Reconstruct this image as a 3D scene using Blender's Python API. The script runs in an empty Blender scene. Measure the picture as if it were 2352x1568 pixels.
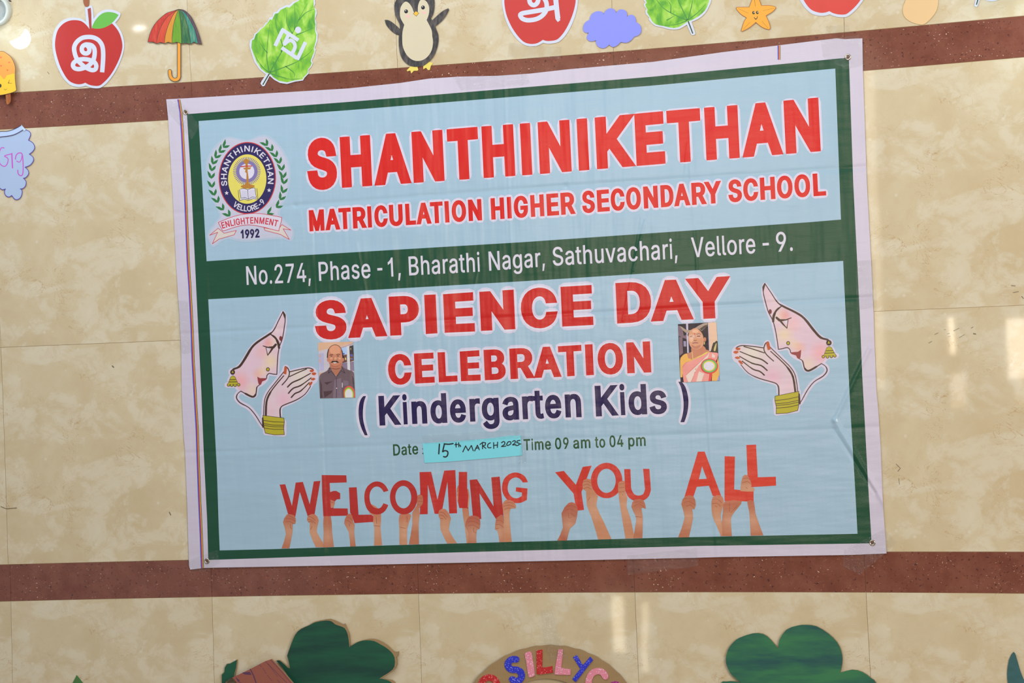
import bpy, bmesh, math, random
from mathutils import Vector, Matrix, geometry, noise

# ------------------------------------------------------------------ camera, light, exposure
W, H = 2352, 1568
F = 6231.2                       # focal length in pixels
S = bpy.context.scene
COL = S.collection
Z0 = 3.362                       # height of the wall frame's origin above the floor
RC = ((0.945025467, 0.0396101566, 0.324588821),
      (-0.0372105431, 0.99921491, -0.0135991999),
      (-0.324872657, 0.000773463963, 0.945757452))
TC = (-1.44337903, -0.811142769, 7.64885663)
CAMP = Vector((3.81875125, -6.77648935, Z0 - 0.8617623))

def w2b(v):                      # wall frame (x right, y down, z into the wall) -> world
    return Vector((v[0], v[2], -v[1]))
cam = bpy.data.cameras.new('camera')
cam.sensor_fit = 'HORIZONTAL'
cam.sensor_width = 36.0
cam.lens = F / W * 36.0
cam.clip_end = 100
co = bpy.data.objects.new('camera', cam)
COL.objects.link(co)
right = w2b(RC[0]); down = w2b(RC[1]); fwd = w2b(RC[2])
m = Matrix((right, -down, -fwd)).transposed().to_4x4()
m.translation = CAMP
co.matrix_world = m
S.camera = co

world = bpy.data.worlds.new('world')
S.world = world
world.use_nodes = True
bgn = world.node_tree.nodes['Background']
bgn.inputs[0].default_value = (0.80, 0.90, 1.0, 1)
bgn.inputs[1].default_value = 0.36

def area(name, loc, target, sx, sy, power, color):
    l = bpy.data.lights.new(name, 'AREA')
    l.shape = 'RECTANGLE'; l.size = sx; l.size_y = sy
    l.energy = power; l.color = color
    o = bpy.data.objects.new(name, l)
    COL.objects.link(o)
    o.location = loc
    o.rotation_euler = (Vector(target) - Vector(loc)).to_track_quat('-Z', 'Y').to_euler()
    return o
# daylight through the high windows and the doorways of the wall behind the camera
area('window_daylight', (2.75, -9.05, 2.335), (2.75, 0, 2.335), 2.66, 0.35, 30, (1.0, 0.86, 0.66))
area('window_daylight', (2.75, -9.05, 2.07), (2.75, 0, 2.07), 2.60, 0.16, 2.6, (1.0, 0.83, 0.62))
area('doorway_daylight', (-0.40, -9.05, 3.1), (-0.40, 0, 3.1), 2.2, 1.95, 46, (1.0, 0.84, 0.64))
area('doorway_daylight', (1.095, -9.05, 2.42), (1.095, 0, 2.42), 0.035, 0.22, 0.36, (1.0, 0.85, 0.62))
area('doorway_daylight', (1.12, -9.05, 2.10), (1.12, 0, 2.10), 0.085, 0.20, 0.2, (1.0, 0.80, 0.60))
area('doorway_daylight', (-1.00, -9.05, 0.74), (-1.00, 0, 0.74), 0.075, 0.34, 0.6, (1.0, 0.85, 0.60))
area('doorway_daylight', (-0.84, -9.05, 0.66), (-0.84, 0, 0.66), 0.045, 0.42, 0.34, (1.0, 0.85, 0.60))
area('side_fill_light', (5.8, -4.6, 3.1), (1.8, 0, 2.4), 2.4, 1.8, 175, (1.0, 0.92, 0.82))  # added fill light brightening the wall from the right, outside the tiles' mirror range
# ceiling lamps of the hall
area('ceiling_lamp_light', (0.9, -1.7, 4.35), (1.1, 0.0, 2.9), 3.4, 0.4, 42, (0.86, 0.94, 1.0))
area('tube_lamp_light', (-4.078, -9.05, 4.60), (-4.078, 0, 4.60), 0.08, 0.022, 0.17, (0.9, 0.95, 1.0))

S.view_settings.view_transform = 'Standard'
S.view_settings.look = 'None'
S.view_settings.gamma = 1
S.view_settings.exposure = 0.0
S.view_settings.use_curve_mapping = False

# ------------------------------------------------------------------ pixel <-> wall helpers
def W3(p, d=0.0):
    """the point at distance d in front of the wall that the photograph shows at pixel p"""
    r = (right * ((p[0] - W / 2) / F) + down * ((p[1] - H / 2) / F) + fwd)
    t = (-d - CAMP.y) / r.y
    return CAMP + r * t
def proj(X, Y):
    """wall frame -> pixel, with the lens's pincushion bow"""
    q = [RC[i][0] * X + RC[i][1] * Y + TC[i] for i in range(3)]
    x, y = q[0] / q[2] * F / 1176, q[1] / q[2] * F / 1176
    u, v = x, y
    for _ in range(6):
        s = 1 - 0.0175334 * (u * u + v * v)
        u, v = x / s, y / s
    return (W / 2 + u * 1176, H / 2 + v * 1176)

def crop(x0, y0, s):
    return lambda pts: [(x0 + p[0] / s, y0 + p[1] / s) for p in pts]
def sm(pts, n=4, corners=(), closed=True):
    """Catmull-Rom smoothing; corners = indices kept sharp"""
    N = len(pts); out = []
    rng = range(N if closed else N - 1)
    cs = set(c % N for c in corners)
    for i in rng:
        p1, p2 = pts[i], pts[(i + 1) % N]
        p0 = pts[i - 1] if (closed or i > 0) else p1
        p3 = pts[(i + 2) % N] if (closed or i + 2 < N) else p2
        if i in cs: p0 = p1
        if (i + 1) % N in cs: p3 = p2
        for k in range(n):
            t = k / n
            a = [0.5 * ((2 * p1[j]) + (-p0[j] + p2[j]) * t + (2 * p0[j] - 5 * p1[j] + 4 * p2[j] - p3[j]) * t * t
                        + (-p0[j] + 3 * p1[j] - 3 * p2[j] + p3[j]) * t ** 3) for j in (0, 1)]
            out.append(tuple(a))
    if not closed: out.append(tuple(pts[-1]))
    return out
def ell(cx, cy, rx, ry=None, n=20, rot=0.0):
    ry = rx if ry is None else ry
    c, s = math.cos(rot), math.sin(rot)
    return [(cx + rx * math.cos(a) * c - ry * math.sin(a) * s, cy + rx * math.cos(a) * s + ry * math.sin(a) * c)
            for a in (2 * math.pi * k / n for k in range(n))]
def strokes(path, w, closed=False, n=8, flat=False):
    """faces whose union is a round-ended stroke; w = width or list of widths"""
    P = [tuple(p) for p in path]
    ws = w if isinstance(w, (list, tuple)) else [w] * len(P)
    if len(ws) != len(P):
        ws = [ws[min(len(ws) - 1, int(i / max(1, len(P) - 1) * (len(ws) - 1) + .5))] for i in range(len(P))]
    out = []
    N = len(P)
    for i in range(N if closed else N - 1):
        a, b = P[i], P[(i + 1) % N]
        ra, rb = ws[i] / 2, ws[(i + 1) % N] / 2
        dx, dy = b[0] - a[0], b[1] - a[1]
        L = math.hypot(dx, dy)
        if L < 1e-5: continue
        nx, ny = -dy / L, dx / L
        out.append([(a[0] + nx * ra, a[1] + ny * ra), (b[0] + nx * rb, b[1] + ny * rb),
                    (b[0] - nx * rb, b[1] - ny * rb), (a[0] - nx * ra, a[1] - ny * ra)])
    for i in range(N):
        if flat and (i == 0 or i == N - 1): continue
        out.append(ell(P[i][0], P[i][1], ws[i] / 2, n=n, rot=0.1 + i * .01))
    return out

def inside(p, P):
    c = False
    for i in range(len(P)):
        a, b = P[i], P[i - 1]
        if (a[1] > p[1]) != (b[1] > p[1]) and p[0] < (b[0] - a[0]) * (p[1] - a[1]) / (b[1] - a[1]) + a[0]: c = not c
    return c
def fill(faces, holes=()):
    """triangles of (union of faces) minus (union of holes), exact planar arrangement"""
    src_ = [f if sum(f[i - 1][0] * f[i][1] - f[i][0] * f[i - 1][1] for i in range(len(f))) > 0 else f[::-1] for f in list(faces) + list(holes)]
    nf = len(faces)
    rj = random.Random(1)
    for attempt in range(6):
        V, Fc = [], []
        j = attempt * 1.5e-3
        for f in src_:
            k = len(V)
            V += [Vector((p[0] + rj.uniform(-j, j), p[1] + rj.uniform(-j, j))) for p in f]
            Fc.append(list(range(k, k + len(f))))
        verts, _, tris, _, _, of = geometry.delaunay_2d_cdt(V, [], Fc, 0, 1e-4, True)
        T, bad = [], 0.0
        for t, o in zip(tris, of):
            if not o: continue
            q = [verts[i] for i in t]
            c = (sum(v.x for v in q) / len(q), sum(v.y for v in q) / len(q))
            if not any(i < nf and inside(c, src_[i]) for i in o):
                if any(i < nf for i in o): bad += abs((q[1] - q[0]).cross(q[2] - q[0]))
                continue
            if any(i >= nf for i in o): continue
            T.append(tuple(t))
        if bad < .5: break
    return [(v.x, v.y) for v in verts], T
def outline_edges(T):
    cnt = {}
    for t in T:
        for i in range(len(t)):
            e = (t[i], t[(i + 1) % len(t)])
            cnt[e] = cnt.get(e, 0) + 1
    return [e for e in cnt if (e[1], e[0]) not in cnt]

# ------------------------------------------------------------------ objects
def link(name, me, parent=None, loc=None):
    o = bpy.data.objects.new(name, me)
    COL.objects.link(o)
    if parent is not None:
        o.parent = parent
        o.matrix_parent_inverse = parent.matrix_world.inverted()
    return o
def thing(name, p, label, cat, group=None, d=0.0):
    o = bpy.data.objects.new(name, None)
    o.empty_display_size = .05
    COL.objects.link(o)
    o.location = W3(p, d)
    o.matrix_world = Matrix.Translation(W3(p, d))
    o['label'] = label; o['category'] = cat
    if group: o['group'] = group
    return o
def build(name, layers, parent, d, step=4e-5, thick=0.0, dfun=None, wall=None):
    """layers: list of (faces, holes, material). The first layer gets a slab of the given thickness."""
    me = bpy.data.meshes.new(name)
    V, Fc, MI, mats = [], [], [], []
    for li, L in enumerate(layers):
        faces, holes, mat = L if len(L) == 3 else (L[0], (), L[1])
        vs, T = fill(faces, holes)
        if mat not in mats: mats.append(mat)
        mi = mats.index(mat)
        k = len(V)
        dd = d + li * step
        for p in vs:
            q = W3(p, dd + (dfun(p) if dfun else 0)); V.append(q)
        for t in T:
            a, b, c = (V[k + t[0]], V[k + t[1]], V[k + t[2]])
            nrm = (b - a).cross(c - a)
            Fc.append(tuple(k + i for i in (t if nrm.y < 0 else t[::-1]))); MI.append(mi)
        if li == 0 and thick > 0:
            E = outline_edges(T); k2 = len(V)
            idx = {}
            for e in E:
                for i in e:
                    if i not in idx:
                        idx[i] = len(V); q = V[k + i].copy(); q.y += thick; V.append(q)
            wm = wall or mat
            if wm not in mats: mats.append(wm)
            for a, b in E:
                Fc.append((k + a, idx[a], idx[b], k + b)); MI.append(mats.index(wm))
    me.from_pydata([tuple(v) for v in V], [], Fc)
    for m_ in mats: me.materials.append(m_)
    me.polygons.foreach_set('material_index', MI)
    me.update()
    o = link(name, me, parent)
    return o

# ------------------------------------------------------------------ materials
def lin(c): 
    c /= 255.0
    return c / 12.92 if c <= 0.04045 else ((c + 0.055) / 1.055) ** 2.4
ILL = 0.86
def alb(r, g, b, e=1.0):
    return tuple(min(0.92, lin(v) / (ILL * e)) for v in (r, g, b)) + (1,)
_m = {}
def newmat(name):
    mt = bpy.data.materials.new(name)
    mt.use_nodes = True
    return mt, mt.node_tree, mt.node_tree.nodes['Principled BSDF']
def N(nt, typ, **kw):
    n = nt.nodes.new(typ)
    for k, v in kw.items(): setattr(n, k, v)
    return n
def LK(nt, a, b): nt.links.new(a, b)
def math_(nt, op, a, b=None, clamp=False):
    n = N(nt, 'ShaderNodeMath', operation=op); n.use_clamp = clamp
    for i, v in enumerate((a, b)):
        if v is None: continue
        if isinstance(v, (int, float)): n.inputs[i].default_value = v
        else: LK(nt, v, n.inputs[i])
    return n.outputs[0]
def mixc(nt, fac, a, b, mode='MIX'):
    n = N(nt, 'ShaderNodeMix', data_type='RGBA', blend_type=mode)
    for s, v in ((n.inputs[0], fac), (n.inputs[6], a), (n.inputs[7], b)):
        if isinstance(v, (int, float)): s.default_value = v
        elif isinstance(v, tuple): s.default_value = v
        else: LK(nt, v, s)
    return n.outputs[2]
def ramp(nt, fac, stops):
    n = N(nt, 'ShaderNodeValToRGB')
    e = n.color_ramp.elements
    while len(e) < len(stops): e.new(0.5)
    for el, (p, c) in zip(e, stops):
        el.position = p; el.color = c if isinstance(c, tuple) else (c, c, c, 1)
    LK(nt, fac, n.inputs[0])
    return n.outputs[0]
def noise_(nt, vec, scale, detail=2, rough=.5, dist=0.0):
    n = N(nt, 'ShaderNodeTexNoise')
    n.inputs['Scale'].default_value = scale; n.inputs['Detail'].default_value = detail
    n.inputs['Roughness'].default_value = rough; n.inputs['Distortion'].default_value = dist
    LK(nt, vec, n.inputs['Vector'])
    return n.outputs['Fac']
def mapped(nt, vec, scale=(1, 1, 1), rot=(0, 0, 0), loc=(0, 0, 0)):
    n = N(nt, 'ShaderNodeMapping')
    n.inputs['Scale'].default_value = scale; n.inputs['Rotation'].default_value = rot
    n.inputs['Location'].default_value = loc
    LK(nt, vec, n.inputs['Vector'])
    return n.outputs[0]

# the relief shared by everything printed on the vinyl: weave, soft buckles, packing folds, pleats
def vinyl_group():
    g = bpy.data.node_groups.new('vinyl_relief', 'ShaderNodeTree')
    g.interface.new_socket('Normal', in_out='OUTPUT', socket_type='NodeSocketVector')
    out = g.nodes.new('NodeGroupOutput')
    pos = N(g, 'ShaderNodeNewGeometry').outputs['Position']
    acc = None
    def add(v):
        nonlocal acc
        acc = v if acc is None else math_(g, 'ADD', acc, v)
    # broad buckles, mostly vertical
    add(math_(g, 'MULTIPLY', noise_(g, mapped(g, pos, (4.2, 1, 2.2), (0, .35, 0)), 1.0, 3, .5), 0.0095))
    add(math_(g, 'MULTIPLY', noise_(g, mapped(g, pos, (26, 1, 3.2), (0, .08, 0)), 1.0, 2, .55), 0.0027))
    # diagonal tension ripples
    add(math_(g, 'MULTIPLY', noise_(g, mapped(g, pos, (5, 1, 26), (0, -.75, 0)), 1.0, 2, .5), 0.0023))
    # horizontal scrim threads
    sx = N(g, 'ShaderNodeSeparateXYZ'); LK(g, pos, sx.inputs[0])
    add(math_(g, 'MULTIPLY', math_(g, 'SINE', math_(g, 'MULTIPLY', math_(g, 'ADD', sx.outputs[2], math_(g, 'MULTIPLY', sx.outputs[0], -0.02)), 1900.0)), 0.00003))
    folds = [((395, 490), (680, 472), 5, -.0007), ((680, 472), (1300, 427), 6, -.0012), ((1300, 427), (2000, 383), 6, -.001),
             ((400, 767), (1200, 727), 5, -.0009), ((1200, 727), (2010, 682), 5, -.001),
             ((410, 1040), (1250, 1009), 5, -.0006), ((1250, 1009), (2020, 980), 5, -.0006),
             ((1158, 150), (1206, 1300), 3.5, .0007), ((722, 500), (760, 1290), 4, -.0006), ((1585, 380), (1650, 1290), 3.5, .0006),
             ((1483, 505), (1455, 620), 3, .0016), ((1455, 620), (1432, 735), 3, .0015), ((1470, 500), (1446, 640), 2.5, -.0009),
             ((1100, 610), (1083, 700), 3, .0008), ((1998, 800), (1918, 965), 5, .0017), ((1918, 965), (2040, 1170), 5.5, .0022),
             ((1915, 985), (2010, 1130), 4, -.002), ((1580, 330), (1572, 420), 3, .0009), ((820, 560), (845, 690), 4, .0005)]
    for a, b, wd, amp in folds:
        A, B = W3(a), W3(b)
        AB = B - A; L2 = AB.dot(AB)
        wm = wd / 800.0
        one = math_(g, 'ADD', math_(g, 'MULTIPLY', acc, 1e-9), 1.0)      # evaluates the folds one after another
        ps = N(g, 'ShaderNodeVectorMath', operation='SCALE'); LK(g, pos, ps.inputs[0]); LK(g, one, ps.inputs[3])
        s = N(g, 'ShaderNodeVectorMath', operation='SUBTRACT'); LK(g, ps.outputs[0], s.inputs[0]); s.inputs[1].default_value = A
        dt = N(g, 'ShaderNodeVectorMath', operation='DOT_PRODUCT'); LK(g, s.outputs[0], dt.inputs[0]); dt.inputs[1].default_value = AB / L2
        t = math_(g, 'MULTIPLY', dt.outputs['Value'], 1.0, clamp=True)
        sc = N(g, 'ShaderNodeVectorMath', operation='SCALE'); sc.inputs[0].default_value = AB; LK(g, t, sc.inputs[3])
        ds = N(g, 'ShaderNodeVectorMath', operation='DISTANCE'); LK(g, s.outputs[0], ds.inputs[0]); LK(g, sc.outputs[0], ds.inputs[1])
        x = math_(g, 'MULTIPLY', ds.outputs['Value'], 1.0 / wm)
        e = math_(g, 'POWER', 2.718, math_(g, 'MULTIPLY', math_(g, 'MULTIPLY', x, x), -1.0))
        add(math_(g, 'MULTIPLY', e, amp * 1.9))
    bp = N(g, 'ShaderNodeBump'); bp.inputs['Strength'].default_value = 0.75; bp.inputs['Distance'].default_value = 1.0
    LK(g, acc, bp.inputs['Height'])
    LK(g, bp.outputs[0], out.inputs[0])
    return g
VG = vinyl_group()
def vinyl(r, g, b, spots=None, rough=.25):
    key = ('v', r, g, b, str(spots))
    if key in _m: return _m[key]
    mt, nt, bs = newmat('printed_vinyl')
    gp = N(nt, 'ShaderNodeGroup'); gp.node_tree = VG
    LK(nt, gp.outputs[0], bs.inputs['Normal'])
    pos = N(nt, 'ShaderNodeNewGeometry').outputs['Position']
    base = alb(r, g, b)
    dk = tuple(v * .93 for v in base[:3]) + (1,)
    c = mixc(nt, noise_(nt, pos, 9, 3), base, dk)
    if spots:
        for (px, py, rad, col, k) in spots:
            d = N(nt, 'ShaderNodeVectorMath', operation='DISTANCE'); LK(nt, pos, d.inputs[0]); d.inputs[1].default_value = W3((px, py), 0.004)
            f = math_(nt, 'SUBTRACT', 1.0, math_(nt, 'MULTIPLY', d.outputs['Value'], 800.0 / rad), clamp=True)
            f = math_(nt, 'MULTIPLY', math_(nt, 'SMOOTH_MIN', f, 1.0), k)
            c = mixc(nt, f, c, alb(*col))
    LK(nt, c, bs.inputs['Base Color'])
    bs.inputs['Roughness'].default_value = rough
    bs.inputs['Specular IOR Level'].default_value = 0.62
    _m[key] = mt
    return mt
def paper(r, g, b, rough=.55, var=.06, streak=None, name='coloured_paper'):
    key = ('p', r, g, b, rough, var, streak)
    if key in _m: return _m[key]
    mt, nt, bs = newmat(name)
    pos = N(nt, 'ShaderNodeNewGeometry').outputs['Position']
    base = alb(r, g, b)
    if streak:        # hand-coloured: strokes running along an axis
        c2, sx, sz, thr = streak
        f = noise_(nt, mapped(nt, pos, (sx, 1, sz)), 1.0, 4, .6)
        f = ramp(nt, f, [(max(0, thr - .12), 0.0), (min(1, thr + .12), 1.0)])
        c = mixc(nt, f, base, alb(*c2))
    else:
        dk = tuple(v * (1 - var) for v in base[:3]) + (1,)
        c = mixc(nt, noise_(nt, pos, 22, 3), base, dk)
    LK(nt, c, bs.inputs['Base Color'])
    bs.inputs['Roughness'].default_value = rough
    bp = N(nt, 'ShaderNodeBump'); bp.inputs['Strength'].default_value = .12; bp.inputs['Distance'].default_value = .002
    LK(nt, noise_(nt, pos, 60, 3), bp.inputs['Height']); LK(nt, bp.outputs[0], bs.inputs['Normal'])
    _m[key] = mt
    return mt
def cardboard():
    if 'cb' in _m: return _m['cb']
    mt, nt, bs = newmat('corrugated_cardboard')
    pos = N(nt, 'ShaderNodeNewGeometry').outputs['Position']
    c = mixc(nt, noise_(nt, mapped(nt, pos, (12, 12, 60)), 1.0, 4), alb(158, 130, 92), alb(140, 112, 76))
    LK(nt, c, bs.inputs['Base Color'])
    bs.inputs['Roughness'].default_value = .8
    wv = N(nt, 'ShaderNodeTexWave'); wv.inputs['Scale'].default_value = 45; wv.bands_direction = 'X'
    LK(nt, pos, wv.inputs['Vector'])
    bp = N(nt, 'ShaderNodeBump'); bp.inputs['Strength'].default_value = .12; bp.inputs['Distance'].default_value = .001
    LK(nt, wv.outputs['Fac'], bp.inputs['Height']); LK(nt, bp.outputs[0], bs.inputs['Normal'])
    _m['cb'] = mt
    return mt
def glitter(r, g, b):
    key = ('g', r, g, b)
    if key in _m: return _m[key]
    mt, nt, bs = newmat('glitter_foam')
    pos = N(nt, 'ShaderNodeNewGeometry').outputs['Position']
    vo = N(nt, 'ShaderNodeTexVoronoi'); vo.inputs['Scale'].default_value = 480
    LK(nt, pos, vo.inputs['Vector'])
    hs = N(nt, 'ShaderNodeSeparateColor'); LK(nt, vo.outputs['Color'], hs.inputs[0])
    base = alb(r, g, b)
    f = ramp(nt, hs.outputs[0], [(.0, 0.0), (.88, .05), (.95, .8)])
    lt = tuple(min(1, v * 1.6 + .3) for v in base[:3]) + (1,)
    c = mixc(nt, f, base, lt)
    LK(nt, c, bs.inputs['Base Color'])
    bs.inputs['Roughness'].default_value = .35
    bp = N(nt, 'ShaderNodeBump'); bp.inputs['Strength'].default_value = .5; bp.inputs['Distance'].default_value = .002
    LK(nt, hs.outputs[1], bp.inputs['Height']); LK(nt, bp.outputs[0], bs.inputs['Normal'])
    _m[key] = mt
    return mt
def tile_mat():
    mt, nt, bs = newmat('glazed_marble_tile')
    uv = N(nt, 'ShaderNodeUVMap').outputs[0]
    pos = N(nt, 'ShaderNodeNewGeometry').outputs['Position']
    c0, c1, c2, c3 = alb(202, 187, 157), alb(192, 173, 139), alb(209, 200, 179), alb(170, 134, 90)
    n1 = noise_(nt, mapped(nt, uv, (2.6, 3.2, 1), (0, 0, .5)), 1.0, 7, .66, .35)
    c = mixc(nt, ramp(nt, n1, [(.34, 0.0), (.64, 1.0)]), c1, c0)
    n2 = noise_(nt, mapped(nt, uv, (4.6, 6.2, 1), (0, 0, -.5), (3.3, 1.7, 0)), 1.0, 9, .66, .45)
    c = mixc(nt, ramp(nt, n2, [(.48, 0.0), (.55, .5), (.75, .8)]), c, c2)
    n3 = noise_(nt, mapped(nt, uv, (10, 11, 1), (0, 0, .8), (7, 2, 0)), 1.0, 8, .7, .5)
    c = mixc(nt, ramp(nt, n3, [(.50, 0.0), (.62, .5)]), c, c1)
    # hairline veins
    n4 = noise_(nt, mapped(nt, uv, (6, 8, 1), (0, 0, .6), (1, 9, 0)), 1.0, 4, .6, 2.6)
    v = math_(nt, 'ABSOLUTE', math_(nt, 'SUBTRACT', n4, .5))
    n5 = noise_(nt, mapped(nt, uv, (5, 5, 1), (0, 0, 0), (4, 4, 0)), 1.0, 2)
    vf = math_(nt, 'MULTIPLY', ramp(nt, v, [(0, 1.0), (.009, .0)]), ramp(nt, n5, [(.52, 0.0), (.62, .8)]))
    c = mixc(nt, vf, c, c3)
    vo = N(nt, 'ShaderNodeTexVoronoi'); vo.inputs['Scale'].default_value = 13; LK(nt, uv, vo.inputs['Vector'])
    sp = ramp(nt, vo.outputs['Distance'], [(.05, .6), (.12, 0.0)])
    c = mixc(nt, sp, c, c2)
    LK(nt, c, bs.inputs['Base Color'])
    bs.inputs['Roughness'].default_value = .03
    bs.inputs['Specular IOR Level'].default_value = 0.5
    bp = N(nt, 'ShaderNodeBump'); bp.inputs['Strength'].default_value = .12; bp.inputs['Distance'].default_value = .001
    LK(nt, noise_(nt, pos, 6, 1), bp.inputs['Height']); LK(nt, bp.outputs[0], bs.inputs['Normal'])
    return mt
def granite_mat():
    mt, nt, bs = newmat('red_granite_tile')
    pos = N(nt, 'ShaderNodeNewGeometry').outputs['Position']
    a, b, c_ = alb(126, 78, 64), alb(110, 64, 52), alb(146, 84, 64)
    c = mixc(nt, ramp(nt, noise_(nt, pos, 16, 6, .65), [(.35, 0.0), (.65, 1.0)]), b, a)
    c = mixc(nt, ramp(nt, noise_(nt, pos, 60, 4, .6), [(.6, 0.0), (.72, .6)]), c, c_)
    n2 = noise_(nt, mapped(nt, pos, (150, 1, 210), (0, .5, 0)), 1.0, 2, .5)
    n3 = noise_(nt, pos, 11, 2)
    lt = math_(nt, 'MULTIPLY', ramp(nt, n2, [(.66, 0.0), (.70, 1.0)]), ramp(nt, n3, [(.42, 0.0), (.6, 1.0)]))
    c = mixc(nt, lt, c, alb(205, 180, 160))
    dk = ramp(nt, noise_(nt, mapped(nt, pos, (110, 1, 130), loc=(5, 0, 3)), 1.0, 2, .5), [(.63, 0.0), (.68, .8)])
    c = mixc(nt, dk, c, alb(70, 42, 44))
    LK(nt, c, bs.inputs['Base Color'])
    bs.inputs['Roughness'].default_value = .09
    return mt
def plain(name, r, g, b, rough=.5, metal=0.0, e=1.0):
    mt, nt, bs = newmat(name)
    pos = N(nt, 'ShaderNodeNewGeometry').outputs['Position']
    a = alb(r, g, b, e)
    c = mixc(nt, noise_(nt, pos, 15, 3), a, tuple(v * .92 for v in a[:3]) + (1,))
    LK(nt, c, bs.inputs['Base Color'])
    bs.inputs['Roughness'].default_value = rough; bs.inputs['Metallic'].default_value = metal
    return mt

# ------------------------------------------------------------------ the setting
def struct(name, me, mat=None):
    o = link(name, me)
    o['kind'] = 'structure'
    if mat: me.materials.append(mat)
    return o
def boxmesh(name, x0, x1, y0, y1, z0, z1):
    me = bpy.data.meshes.new(name)
    v = [(x, y, z) for z in (z0, z1) for y in (y0, y1) for x in (x0, x1)]
    me.from_pydata(v, [], [(0, 2, 3, 1), (4, 5, 7, 6), (0, 1, 5, 4), (2, 6, 7, 3), (0, 4, 6, 2), (1, 3, 7, 5)])
    return me
struct('floor', boxmesh('floor', -3.0, 6.0, -9.2, 0.02, -.1, 0), plain('floor_stone', 150, 135, 115, .35))
wall = struct('wall_back', boxmesh('wall_back', -3.0, 6.0, 0.0018, .14, 0, 4.5), plain('grout', 182, 158, 116, .8))
struct('wall_front', boxmesh('wall_front', -3.0, 6.0, -9.3, -9.12, 0, 4.5), plain('plaster', 118, 108, 96, .8))

TM, GM = tile_mat(), granite_mat()
GY = [0.12893, 0.22792, 0.82792, 1.42792, 1.52866]
rows = [(-0.81107, -0.47107 - 0.0, 'm'), (-0.47107, 0.12893, 'm'), (0.12893, 0.22792, 'g'), (0.22792, 0.82792, 'm'),
        (0.82792, 1.42792, 'm'), (1.42792, 1.52866, 'g'), (1.52866, 2.12866, 'm'), (2.12866, 2.40, 'm')]
rndt = random.Random(4)
def tile(X0, X1, Y0, Y1, kind):
    g = 0.0005
    A = X0 + g, X1 - g; B = Y0 + g, Y1 - g
    n = 4
    V, UV, Fc = [], [], []
    dz = rndt.uniform(0, .0007)
    fr = []
    for j in range(n + 1):
        for i in range(n + 1):
            X = A[0] + (A[1] - A[0]) * i / n; Y = B[0] + (B[1] - B[0]) * j / n
            q = W3(proj(X, Y)); fr.append(q)
            V.append((q.x, -dz, q.z)); UV.append(((X - X0) / .6, 1 - (Y - Y0) / .6))
    for j in range(n):
        for i in range(n):
            k = j * (n + 1) + i
            Fc.append((k, k + n + 1, k + n + 2, k + 1))
    ring = [i for i in range(n + 1)] + [(j + 1) * (n + 1) - 1 for j in range(1, n + 1)] + \
           [n * (n + 1) + i for i in range(n - 1, -1, -1)] + [j * (n + 1) for j in range(n - 1, 0, -1)]
    k2 = len(V)
    for r_ in ring: V.append((V[r_][0], .0022, V[r_][2])); UV.append(UV[r_])
    R_ = len(ring)
    for i in range(R_):
        a, b = ring[i], ring[(i + 1) % R_]
        Fc.append((a, b, k2 + (i + 1) % R_, k2 + i))
    me = bpy.data.meshes.new('tile')
    me.from_pydata(V, [], Fc)
    uvl = me.uv_layers.new(name='UVMap')
    for lp in me.loops: uvl.data[lp.index].uv = UV[lp.vertex_index]
    me.materials.append(TM if kind == 'm' else GM)
    me.update()
    o = link('marble_tile' if kind == 'm' else 'granite_tile', me, wall)
for (y0, y1, kd) in rows:
    for k in range(-3, 8):
        dx = -0.006 if kd == 'm' and 0.2 < y0 < 1.4 else 0.0
        tile(k * .6 + dx, (k + 1) * .6 + dx, y0, y1, kd)

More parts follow.
